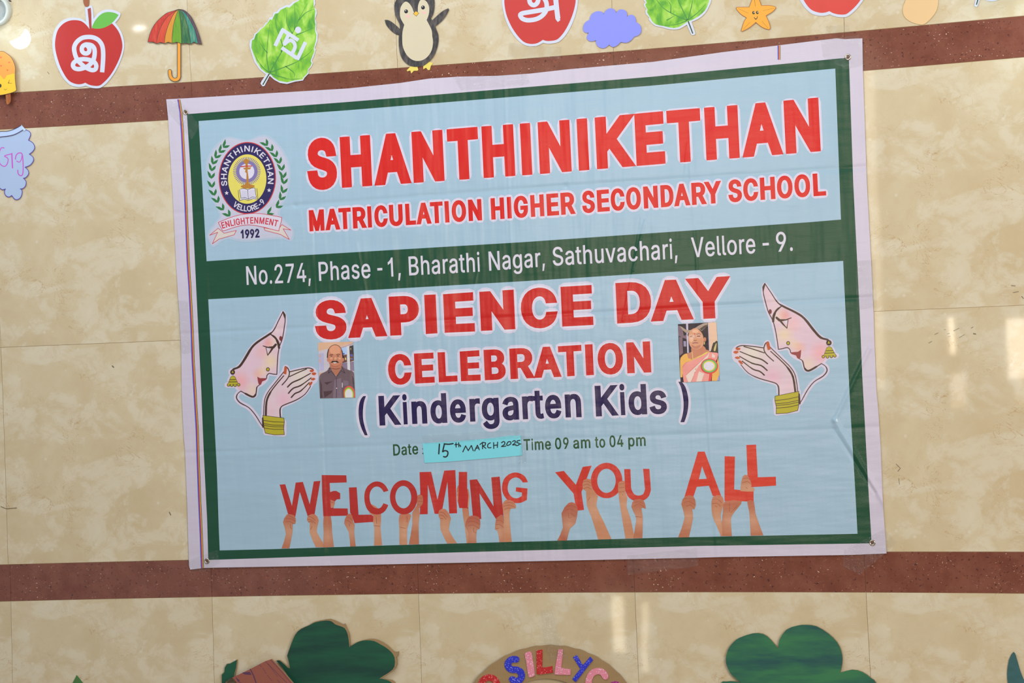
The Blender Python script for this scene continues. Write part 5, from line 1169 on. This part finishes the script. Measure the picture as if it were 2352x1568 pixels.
build('smile', [(strokes(Sf(sm([(384, 290), (394, 312), (412, 320), (430, 312), (440, 278)], 3, closed=False)), 1.3, n=5) + [Sf(ell(412, 320, 16, 10, 10))], (), DK)], t, .00352)
for a_, b_ in (((122, 147), (278, 220)), ((392, 5), (401, 102)), ((540, 178), (708, 140)), ((205, 490), (308, 382)), ((518, 362), (612, 468))):
    build('dotted_line', [([Sf(ell(a_[0] + (b_[0] - a_[0]) * k / 8, a_[1] + (b_[1] - a_[1]) * k / 8, 4.5, 4.5, 6)) for k in range(9)], (), DK)], t, .00352)

# peach disc
Q = crop(1952, 0, 5.88)
t = thing('paper_disc', (2113, 10), 'plain peach paper disc near the top right corner', 'decoration')
shape('disc', t, .003, .0012, [([Q(sm([(755, 0), (718, 90), (722, 190), (770, 260), (860, 310), (970, 333), (1030, 308), (1110, 230), (1170, 140), (1190, 50), (1190, -60), (1150, -180), (1050, -260), (900, -270), (790, -180)], 3))], (), paper(216, 180, 130, .6, .04))])

# ice lolly
P_ = crop(0, 0, 6.031)
t = thing('paper_ice_lolly', (5, 170), 'yellow paper ice lolly with orange icing and winking face, at the left edge', 'decoration')
lb = sm([(20, 708), (90, 738), (150, 790), (190, 860), (212, 940), (208, 1020), (212, 1120), (228, 1250), (180, 1278), (80, 1305), (0, 1318), (-200, 1335), (-226, 1300), (-215, 1000), (-200, 860), (-110, 740)], 3, (5, 7, 12))
DL = paper(84, 70, 40)
shape('stick', t, .0125, .0015, [([P_(sm([(76, 1290), (140, 1280), (149, 1380), (135, 1425), (105, 1445), (87, 1420)], 3, (0, 1)))], (), paper(176, 104, 44, .5, .06, ((140, 76, 34), 90, 20, .5)))])
shape('body', t, .014, .0015, [([P_(lb)], (), paper(236, 176, 46, .5, .04))], DL)
ic = build('icing', [([P_(sm([(20, 708), (90, 738), (150, 790), (190, 860), (212, 940), (208, 1020), (165, 1022), (130, 1035), (95, 1042), (75, 1080), (52, 1096), (25, 1070), (0, 1045), (-50, 1080), (-215, 1030), (-200, 860), (-110, 740)], 3, (5, 14)))], (), paper(236, 144, 62, .5, .05))], t, .0141)
for x, y in ((12, 795), (128, 865), (15, 912), (103, 972)):
    build('heart', [([P_([(x, y + 14), (x - 13, y - 3), (x - 9, y - 12), (x, y - 6), (x + 9, y - 12), (x + 13, y - 3)])], (), paper(216, 86, 60))], ic, .0142)
build('body_outline', [(strokes(P_(lb), 1.1, True, 4), (), DL)], t, .0142)
build('eye', [([P_(ell(5, 1187, 17, 26, 14))], (), DK)], t, .0142)
for l in ([(132, 1108), (112, 1152), (165, 1155)], [(112, 1152), (130, 1138)], [(54, 1230), (74, 1248), (96, 1230)]):
    build('drawn_line', [(strokes(P_(l), .8, n=5), (), DL)], t, .0142)

# pale blue written cloud at the left edge
K = crop(0, 270, 7.467)
t = thing('paper_cloud', (20, 370), 'pale blue paper cloud with purple edge and magenta handwriting, below the left band', 'decoration')
kc = sm([(0, 235), (100, 232), (200, 210), (300, 165), (367, 125), (440, 205), (500, 235), (525, 290), (487, 388), (560, 430), (595, 510), (560, 580), (500, 626), (560, 670), (575, 730), (520, 810), (428, 850), (480, 900), (490, 960), (450, 1020), (400, 1040), (445, 1090), (440, 1160), (400, 1210), (345, 1222),
      (378, 1250), (370, 1330), (330, 1390), (260, 1402), (202, 1333), (150, 1360), (95, 1330), (78, 1270), (94, 1222), (40, 1235), (0, 1210), (-100, 1150), (-250, 1000), (-330, 800), (-300, 500), (-200, 300)], 3, (4, 8, 12, 16, 20, 24, 29, 33, 36, 38))
PC = paper(164, 182, 214, .6, .04)
shape('sheet', t, .0036, .001, [([K(kc)], (), PC)])
build('purple_edge', [(strokes(K(kc[15:110]), 1.5, n=5), (), paper(84, 62, 164))], t, .0037)
build('folded_flap', [([K([(-200, 300), (0, 245), (110, 240), (210, 218), (310, 172), (362, 140), (395, 205), (300, 270), (200, 305), (0, 335), (-200, 380)])], (), paper(176, 194, 228, .6, .03))], t, .0052, thick=.001)
build('flap_line', [(strokes(K(sm([(-150, 290), (0, 240), (110, 236), (210, 212), (310, 166), (360, 132)], 3, closed=False)), 1.5, n=5), (), paper(58, 46, 70))], t, .0054)
build('flap_line', [(strokes(K(sm([(-150, 372), (0, 333), (120, 318), (220, 298), (310, 260), (395, 208)], 3, closed=False)), 1.5, n=5), (), paper(70, 54, 90))], t, .0054)
shape('folded_corner', t, .0056, .001, [([K([(364, 122), (440, 208), (412, 232), (380, 190)])], (), paper(184, 208, 228))])
MG = paper(190, 84, 190)
build('handwriting', [(strokes(K(sm([(70, 522), (30, 515), (0, 560), (-20, 680), (0, 790), (70, 837), (120, 800), (140, 720), (120, 685), (78, 656), (200, 620)], 3, closed=False)), 2.2, n=6) + strokes(K([(202, 615), (208, 740), (215, 862)]), 3.0, n=6), (), MG)], t, .0037)
build('handwriting', [(strokes(K(sm([(265, 715), (275, 650), (320, 608), (378, 622), (395, 760), (397, 900), (385, 980), (350, 995), (312, 962), (305, 900)], 3, closed=False)), 2.4, n=6) + strokes(K(sm([(378, 650), (365, 720), (330, 765), (285, 742)], 3, closed=False)), 2.0, n=6), (), MG)], t, .0037)

# ------------------------------------------------------------------ cardboard pieces below the banner
CB = cardboard()
def paint(c1, c2, name='poster_paint'):
    return paper(*c1, .5, .06, (c2, 4, 26, .5), name)
T1 = crop(500, 1420, 5.345)
t = thing('cardboard_tree', (790, 1540), 'dark green painted cardboard tree crown with torn brown edges, below the banner', 'decoration')
cbo = [(720, 515), (760, 512), (820, 560), (885, 610), (850, 455), (900, 310), (950, 195), (1020, 125), (1130, 75), (1185, 40), (1300, 15), (1380, 5), (1480, 45), (1545, 78), (1560, 62), (1580, 120), (1605, 170), (1618, 240), (1622, 350), (1700, 292), (1850, 250), (1960, 262), (2080, 328), (2160, 405), (2222, 405), (2205, 465),
       (2190, 480), (2200, 560), (2150, 640), (2060, 700), (1990, 742), (2100, 750), (2165, 775), (2230, 900), (2240, 1150), (1000, 1150), (900, 800), (800, 620)]
shape('cardboard', t, .010, .006, [([T1(sm(cbo, 2, (0, 4, 10, 13, 14, 15, 18, 24, 25, 30, 33)))], (), CB)])
grn = [(722, 518), (760, 515), (820, 563), (887, 612), (853, 455), (903, 312), (953, 198), (1020, 130), (1130, 80), (1200, 45), (1330, 24), (1400, 36), (1440, 70), (1500, 92), (1560, 120), (1595, 190), (1610, 280), (1618, 350), (1720, 288), (1820, 266), (1920, 276), (2000, 318), (2060, 352), (2130, 410), (2172, 480), (2170, 590), (2120, 650),
       (2040, 700), (1985, 738), (2070, 752), (2140, 790), (2200, 900), (2210, 1140), (1010, 1140), (910, 800), (805, 620)]
build('green_paint', [([T1(sm(grn, 2, (0, 4, 17, 28, 31)))], (), paint((12, 60, 50), (20, 82, 58)))], t, .0102)
t = thing('cardboard_strip', (524, 1545), 'narrow dark green cardboard strip left of the pink carton', 'decoration')
shape('cardboard', t, .007, .004, [([T1([(242, 502), (232, 600), (205, 705), (200, 1000), (50, 1000), (46, 690), (78, 655), (84, 600), (112, 555), (150, 550)])], (), CB)])
build('green_paint', [([T1([(238, 506), (226, 600), (198, 705), (194, 996), (54, 996), (50, 692), (82, 657), (87, 603), (116, 557), (152, 553)])], (), paint((16, 74, 56), (20, 84, 60)))], t, .0072)
# pink carton
t = thing('carton_flap', (600, 1550), 'pink printed carton flap standing out from the wall over the green tree', 'carton')
car = [(660, 497), (790, 635), (925, 795), (1040, 960), (1080, 1100), (-20, 1100), (40, 920), (100, 780), (180, 725), (400, 620), (580, 525)]
shape('board', t, .045, .006, [([T1(car)], (), paper(146, 82, 68, .6, .06))], CB)
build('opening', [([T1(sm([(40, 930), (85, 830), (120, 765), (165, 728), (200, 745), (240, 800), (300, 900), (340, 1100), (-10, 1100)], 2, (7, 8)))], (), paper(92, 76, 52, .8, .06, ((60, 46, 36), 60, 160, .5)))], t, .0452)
PV = paper(84, 52, 84)
for l, w_ in (([(655, 512), (800, 670), (990, 900)], .9), ([(588, 528), (700, 640), (880, 820), (960, 920)], .8), ([(400, 622), (440, 700), (475, 800), (520, 960)], 2.4)):
    build('printed_line', [(strokes(T1(l), w_, n=5), (), PV)], t, .0452)
for P in ([(300, 662), (395, 655), (415, 692), (330, 686)], [(218, 718), (275, 765), (255, 775), (320, 800), (270, 790), (245, 770)]):
    build('printed_arrow', [([T1(P)], (), PV)], t, .0452)
for (x0, y0, x1, y1, n_) in ((515, 565, 540, 600, 2), (555, 610, 600, 680, 4), (610, 700, 670, 770, 4), (620, 560, 740, 720, 8), (735, 755, 790, 820, 4)):
    build('printed_text', [([f for k in range(n_) for f in strokes(T1([(x0 + (x1 - x0) * k / n_ - 2, y0 + (y1 - y0) * k / n_ + 2), (x0 + (x1 - x0) * (k + .55) / n_ + 2, y0 + (y1 - y0) * (k + .55) / n_ - 3)]), 1.0, n=4)], (), PV)], t, .0452)
# tiny leaf tip
L5 = crop(0, 1250, 2.94)
t = thing('paper_leaf_tip', (176, 1560), 'tiny green leaf tip at the bottom left', 'decoration')
shape('leaf', t, .003, .001, [([L5([(518, 882), (490, 935), (450, 1060), (620, 1060), (560, 935)])], (), paper(72, 116, 62))])
# right tree
T2 = crop(1552, 1250, 2.94)
t = thing('cardboard_tree', (1830, 1520), 'lighter green cardboard tree crown on the right, smoothly rounded', 'decoration')
tr2 = sm([(300, 945), (340, 925), (400, 924), (442, 934), (400, 900), (370, 870), (345, 820), (338, 770), (350, 720), (365, 690), (395, 655), (430, 630), (520, 600), (590, 604), (640, 640), (692, 704), (700, 645), (748, 575), (820, 548), (880, 542), (950, 552), (1030, 600), (1090, 660), (1118, 720), (1126, 775), (1120, 830), (1110, 866), (1190, 845),
          (1260, 860), (1320, 902), (1360, 945), (1420, 1120), (280, 1120)], 2, (3, 15, 26, 31, 32))
shape('cardboard', t, .010, .006, [([T2(tr2)], (), paper(48, 112, 72, .5, .06, ((26, 76, 74), 4, 22, .5), 'poster_paint'))], CB)
# teal blade at the right edge
t = thing('cut_out_grass_blade', (2335, 1540), 'blue green pointed paper blade at the bottom right edge', 'decoration')
shape('blade', t, .004, .0012, [([T2(sm([(2282, 725), (2300, 760), (2320, 830), (2345, 900), (2400, 1010), (2420, 1120), (2265, 1120), (2245, 950), (2238, 870), (2252, 775)], 2, (5, 6)))], (), paper(52, 98, 106, .5, .06, ((42, 84, 84), 10, 20, .5)))])
# lettered cardboard ring
Rg = crop(1080, 1470, 6.189)
t = thing('cardboard_ring', (1262, 1600), 'brown cardboard ring carrying glittery coloured letters, at the bottom middle', 'decoration')
oo = [(1130 + 1330 * math.cos(a), 1330 + 1262 * math.sin(a) + 6 * math.sin(a * 37)) for a in (2 * math.pi * k / 120 for k in range(120))]
ii = ell(1082, 1330, 800, 785, 80)
shape('ring', t, .012, .006, [([Rg(oo)], [Rg(ii)], CB)])
def ltr(c, faces, lab):
    o = build('glitter_letter', [(faces, (), glitter(*c))], t, .0145, thick=.0022)
    o['label'] = lab
BL, PK, RD, MGn = (34, 44, 186), (216, 128, 148), (180, 28, 32), (150, 30, 120)
ltr(BL, strokes(Rg(sm([(652, 272), (590, 272), (540, 315), (537, 370), (585, 415), (660, 420), (718, 455), (728, 520), (690, 575), (640, 580), (595, 555)], 3, closed=False)), 15.0, n=9), 'blue glitter letter S')
ltr(PK, [Rg([(772, 190), (800, 170), (845, 160), (870, 170), (890, 300), (905, 360), (918, 500), (880, 520), (835, 528), (815, 450), (800, 330)])], 'pink glitter letter I')
ltr(RD, [Rg([(940, 148), (1020, 130), (1025, 140), (1022, 388), (1100, 380), (1165, 366), (1174, 462), (1100, 470), (1000, 485), (945, 480)])], 'red glitter letter L')
ltr(PK, [Rg([(1255, 128), (1315, 128), (1310, 240), (1292, 388), (1350, 405), (1428, 412), (1422, 492), (1300, 490), (1200, 486), (1200, 450), (1230, 260)])], 'pink glitter letter L')
ltr(BL, [Rg([(1462, 240), (1515, 210), (1592, 345), (1610, 345), (1705, 235), (1744, 282), (1650, 400), (1500, 594), (1452, 550), (1565, 405)])], 'blue glitter letter Y')
ltr(PK, strokes(Rg(sm([(1920, 515), (1885, 460), (1815, 436), (1735, 468), (1692, 540), (1682, 640), (1720, 760), (1800, 800)], 3, closed=False)), 14.5, n=9), 'pink glitter letter C')
ltr(RD, strokes(Rg(ell(268, 640, 112, 112, 24)), 14.5, True, n=9), 'red glitter letter O')
ltr(MGn, strokes(Rg(ell(2060, 690, 70, 70, 20)), 12.5, True, n=9), 'magenta glitter letter O')

# ------------------------------------------------------------------ date note, clear tape
d1 = crop(960, 1000, 9.046)
t = thing('date_note', (1085, 1035), 'cyan paper strip with a handwritten date, stuck on the banner', 'note')
shape('strip', t, bz + .0016, .0008, [([d1([(92, 160), (600, 130), (1100, 95), (1600, 45), (1860, 8), (2135, -2), (2150, 200), (2165, 412), (1600, 462), (1000, 512), (600, 545), (136, 568)])], (), paper(118, 204, 218, .4, .05))])
INK = paper(30, 30, 34, .5)
hw = [[(445, 178), (432, 380)], [(548, 180), (512, 335)], [(515, 335), (560, 312), (615, 330), (622, 380), (600, 430), (560, 445), (532, 436)], [(545, 172), (640, 180), (730, 165)],
      [(790, 150), (792, 240)], [(765, 190), (825, 183)], [(845, 148), (850, 235)], [(848, 205), (865, 195), (880, 205), (885, 230)],
      [(932, 338), (990, 215), (1045, 312), (1110, 205), (1148, 315)], [(1178, 318), (1235, 200), (1275, 295)], [(1200, 262), (1262, 255)],
      [(1340, 150), (1342, 275)], [(1288, 185), (1345, 140), (1405, 150), (1400, 195), (1350, 215), (1410, 265)], [(1505, 150), (1455, 180), (1448, 235), (1480, 255), (1518, 248)],
      [(1572, 145), (1575, 268)], [(1655, 135), (1650, 248)], [(1575, 205), (1652, 195)],
      [(1735, 150), (1775, 122), (1805, 140), (1795, 185), (1735, 228), (1825, 218)], [(1860, 150), (1840, 190), (1870, 205), (1930, 170), (1925, 130), (1880, 128), (1855, 155)],
      [(1965, 125), (2000, 105), (2025, 118), (2010, 160), (1965, 195), (2035, 188)], [(2120, 98), (2062, 112), (2055, 150)], [(2055, 148), (2095, 155), (2100, 190), (2060, 208), (2035, 205)], [(2110, 175), (2138, 172)]]
for k, l in enumerate(hw):
    P = d1(sm(l, 2, closed=False)) if len(l) > 2 and k not in (8, 9, 12) else d1(l)
    build('pen_stroke', [(strokes(P, 3.1 if k < 4 else 2.3, n=6), (), INK)], t, bz + .0018)
def tapemat():
    mt = bpy.data.materials.new('clear_tape'); mt.use_nodes = True
    nt = mt.node_tree; bs = nt.nodes['Principled BSDF']; out_ = nt.nodes['Material Output']
    tr = N(nt, 'ShaderNodeBsdfTransparent'); tr.inputs[0].default_value = (.975, .975, .97, 1)
    gl = N(nt, 'ShaderNodeBsdfGlossy'); gl.inputs['Roughness'].default_value = .07
    pos = N(nt, 'ShaderNodeNewGeometry').outputs['Position']
    bp = N(nt, 'ShaderNodeBump'); bp.inputs['Strength'].default_value = 1.0; bp.inputs['Distance'].default_value = .012
    n1 = noise_(nt, mapped(nt, pos, (40, 1, 70), (0, .5, 0)), 1.0, 4, .65, .5)
    LK(nt, n1, bp.inputs['Height']); LK(nt, bp.outputs[0], gl.inputs['Normal'])
    mx = N(nt, 'ShaderNodeMixShader'); mx.inputs[0].default_value = .06
    LK(nt, tr.outputs[0], mx.inputs[1]); LK(nt, gl.outputs[0], mx.inputs[2])
    LK(nt, mx.outputs[0], out_.inputs['Surface'])
    return mt
TAPE = tapemat()
tapes = [([(1040, 178), (1210, 170), (1219, 190), (1200, 196), (1060, 208)], 'wrinkled clear tape strip on the middle of the banner top edge', bz + 9e-4),
         ([(384, 231), (415, 232), (460, 290), (440, 320), (388, 260)], 'clear tape patch on the upper left banner corner', bz + 9e-4),
         ([(1885, 92), (1975, 80), (1984, 150), (1940, 160), (1890, 130)], 'clear tape patch on the upper right banner corner', bz + 9e-4),
         ([(404, 690), (432, 690), (440, 810), (412, 815)], 'clear tape strip folded around the left banner edge', bz + 9e-4),
         ([(1966, 600), (2010, 596), (2014, 705), (1968, 712)], 'clear tape strip across the right banner edge', bz + 9e-4),
         ([(1440, 1276), (1600, 1258), (1604, 1300), (1442, 1320)], 'clear tape strip along the lower banner edge, reaching the red band', bz + 9e-4),
         ([(1940, 1262), (2030, 1215), (2062, 1245), (1975, 1320), (1935, 1300)], 'clear tape strip over the lower right banner corner', bz + 1.6e-3),
         ([(428, 1288), (500, 1262), (505, 1292), (470, 1312), (440, 1310)], 'clear tape patch over the lower left banner corner', bz + 1.6e-3),
         ([(968, 1000), (1205, 985), (1210, 1062), (1190, 1066), (1198, 1006), (975, 1020)], 'clear tape strip holding the date note', bz + 2.2e-3),
         ([(1242, 1400), (1268, 1400), (1300, 1510), (1262, 1516), (1248, 1470)], 'clear tape strip holding the top of the cardboard ring', .0152),
         ([(1170, 98), (1290, 108), (1287, 135), (1165, 132)], 'clear tape strip on the tile under the middle apple', .0016),
         ([(1898, 60), (1950, 58), (1952, 76), (1896, 78)], 'clear tape patch on the tile under the right apple', .0016)]
for P, lab, d in tapes:
    o = build('clear_tape', [([P], (), TAPE)], None, d)
    o['label'] = lab; o['category'] = 'tape'; o['group'] = 'clear tape strips'

# scuffs on the glazed tiles (pencil and dirt marks)
SC = plain('pencil_mark', 118, 104, 84, .7)
v = crop(1952, 600, 5.2275)
for l, w_ in (([(945, 980), (985, 960)], 1.0), ([(1018, 878), (1060, 858)], 1.0), ([(1245, 835), (1312, 802)], 1.0), ([(1315, 915), (1378, 878)], .9), ([(1168, 872), (1200, 862)], .8), ([(1180, 905), (1210, 895)], .7), ([(1130, 820), (1152, 820)], .9), ([(1458, 800), (1480, 788)], 1.1), ([(1485, 868), (1510, 872)], 2.6), ([(1940, 290), (1985, 295)], 1.6), ([(1960, 375), (2025, 362)], 1.3), ([(2062, 420), (2085, 445)], 1.6)):
    build('scuff_mark', [(strokes(v(l), w_, n=5), (), SC)], wall, .0009)
for l, w_ in (([(2058, 1065), (2068, 1075), (2062, 1082)], 1.2), ([(2064, 1098), (2066, 1112)], .9), ([(2, 1163), (14, 1168), (38, 1166)], 1.6), ([(389, 1176), (392, 1182)], 2.0), ([(258, 840), (261, 843)], 2.6), ([(109, 165), (113, 170)], 1.4)):
    build('scuff_mark', [(strokes(l, w_, n=5), (), SC)], wall, .0009)

# ------------------------------------------------------------------ lamps
lm = thing('wall_lamp_holder', (0, 27), 'round white lamp holder with raised rim, cut by the top left corner', 'lamp holder')
WH = plain('white_plastic', 196, 202, 196, .25)
lathe('rim', (-1, 26), .0, [(33, .000), (34, .012), (32, .020), (29, .022), (25.5, .020), (24.5, .010)], WH, lm, 40, .95)
lathe('dish', (-1, 26), .0, [(25.5, .010), (22, .008), (20, .012), (18.5, .009), (10, .007), (.01, .007)], plain('clear_grey_plastic', 168, 172, 170, .2), lm, 40, .95)
build('printed_mark', [([f for k in range(3) for f in strokes([(5.4, 30.5 + k * 2.2), (9.6, 30 + k * 2.2)], 1.3, n=4)], (), plain('grey_print', 146, 154, 166, .5))], lm, .0165)
build('clip', [([[(19, 0), (21.5, 0), (22.5, 4), (20, 3)]], (), plain('black_plastic', 50, 48, 56, .5))], lm, .02, thick=.01)
def emis(name, c, s):
    mt, nt, bs = newmat(name)
    bs.inputs['Base Color'].default_value = (.8, .8, .8, 1)
    bs.inputs['Emission Color'].default_value = (*c, 1); bs.inputs['Emission Strength'].default_value = s
    return mt
def ball(name, c, r, mat, parent, n=24):
    me = bpy.data.meshes.new(name); bm = bmesh.new()
    bmesh.ops.create_uvsphere(bm, u_segments=n, v_segments=n // 2, radius=r)
    bmesh.ops.translate(bm, vec=c, verts=bm.verts); bm.to_mesh(me); bm.free()
    me.materials.append(mat); me.shade_smooth(); me.update()
    return link(name, me, parent)
def bulb(px_, d, r, strength, off, label):
    """an LED bulb in front of the tiles whose mirror image the photograph shows at px_"""
    q = W3(px_, -d); q.y = -q.y
    o = bpy.data.objects.new('led_bulb', None); COL.objects.link(o); o.location = q; o.matrix_world = Matrix.Translation(q)
    o['label'] = label; o['category'] = 'bulb'
    ball('diffuser', q, r, emis('led_diffuser', (.72, .90, 1.0), strength), o)
    ball('housing', q + Vector(off), r * 1.12, WH, o)
bulb((46, 88), .15, 0.031, 30, (-.010, .022, .025), 'glowing white LED bulb just outside the left edge, mirrored in the glazed tile')
bulb((2450, 20), .20, .031, 34, (.0, -.02, .030), 'glowing white LED bulb just outside the upper right corner')
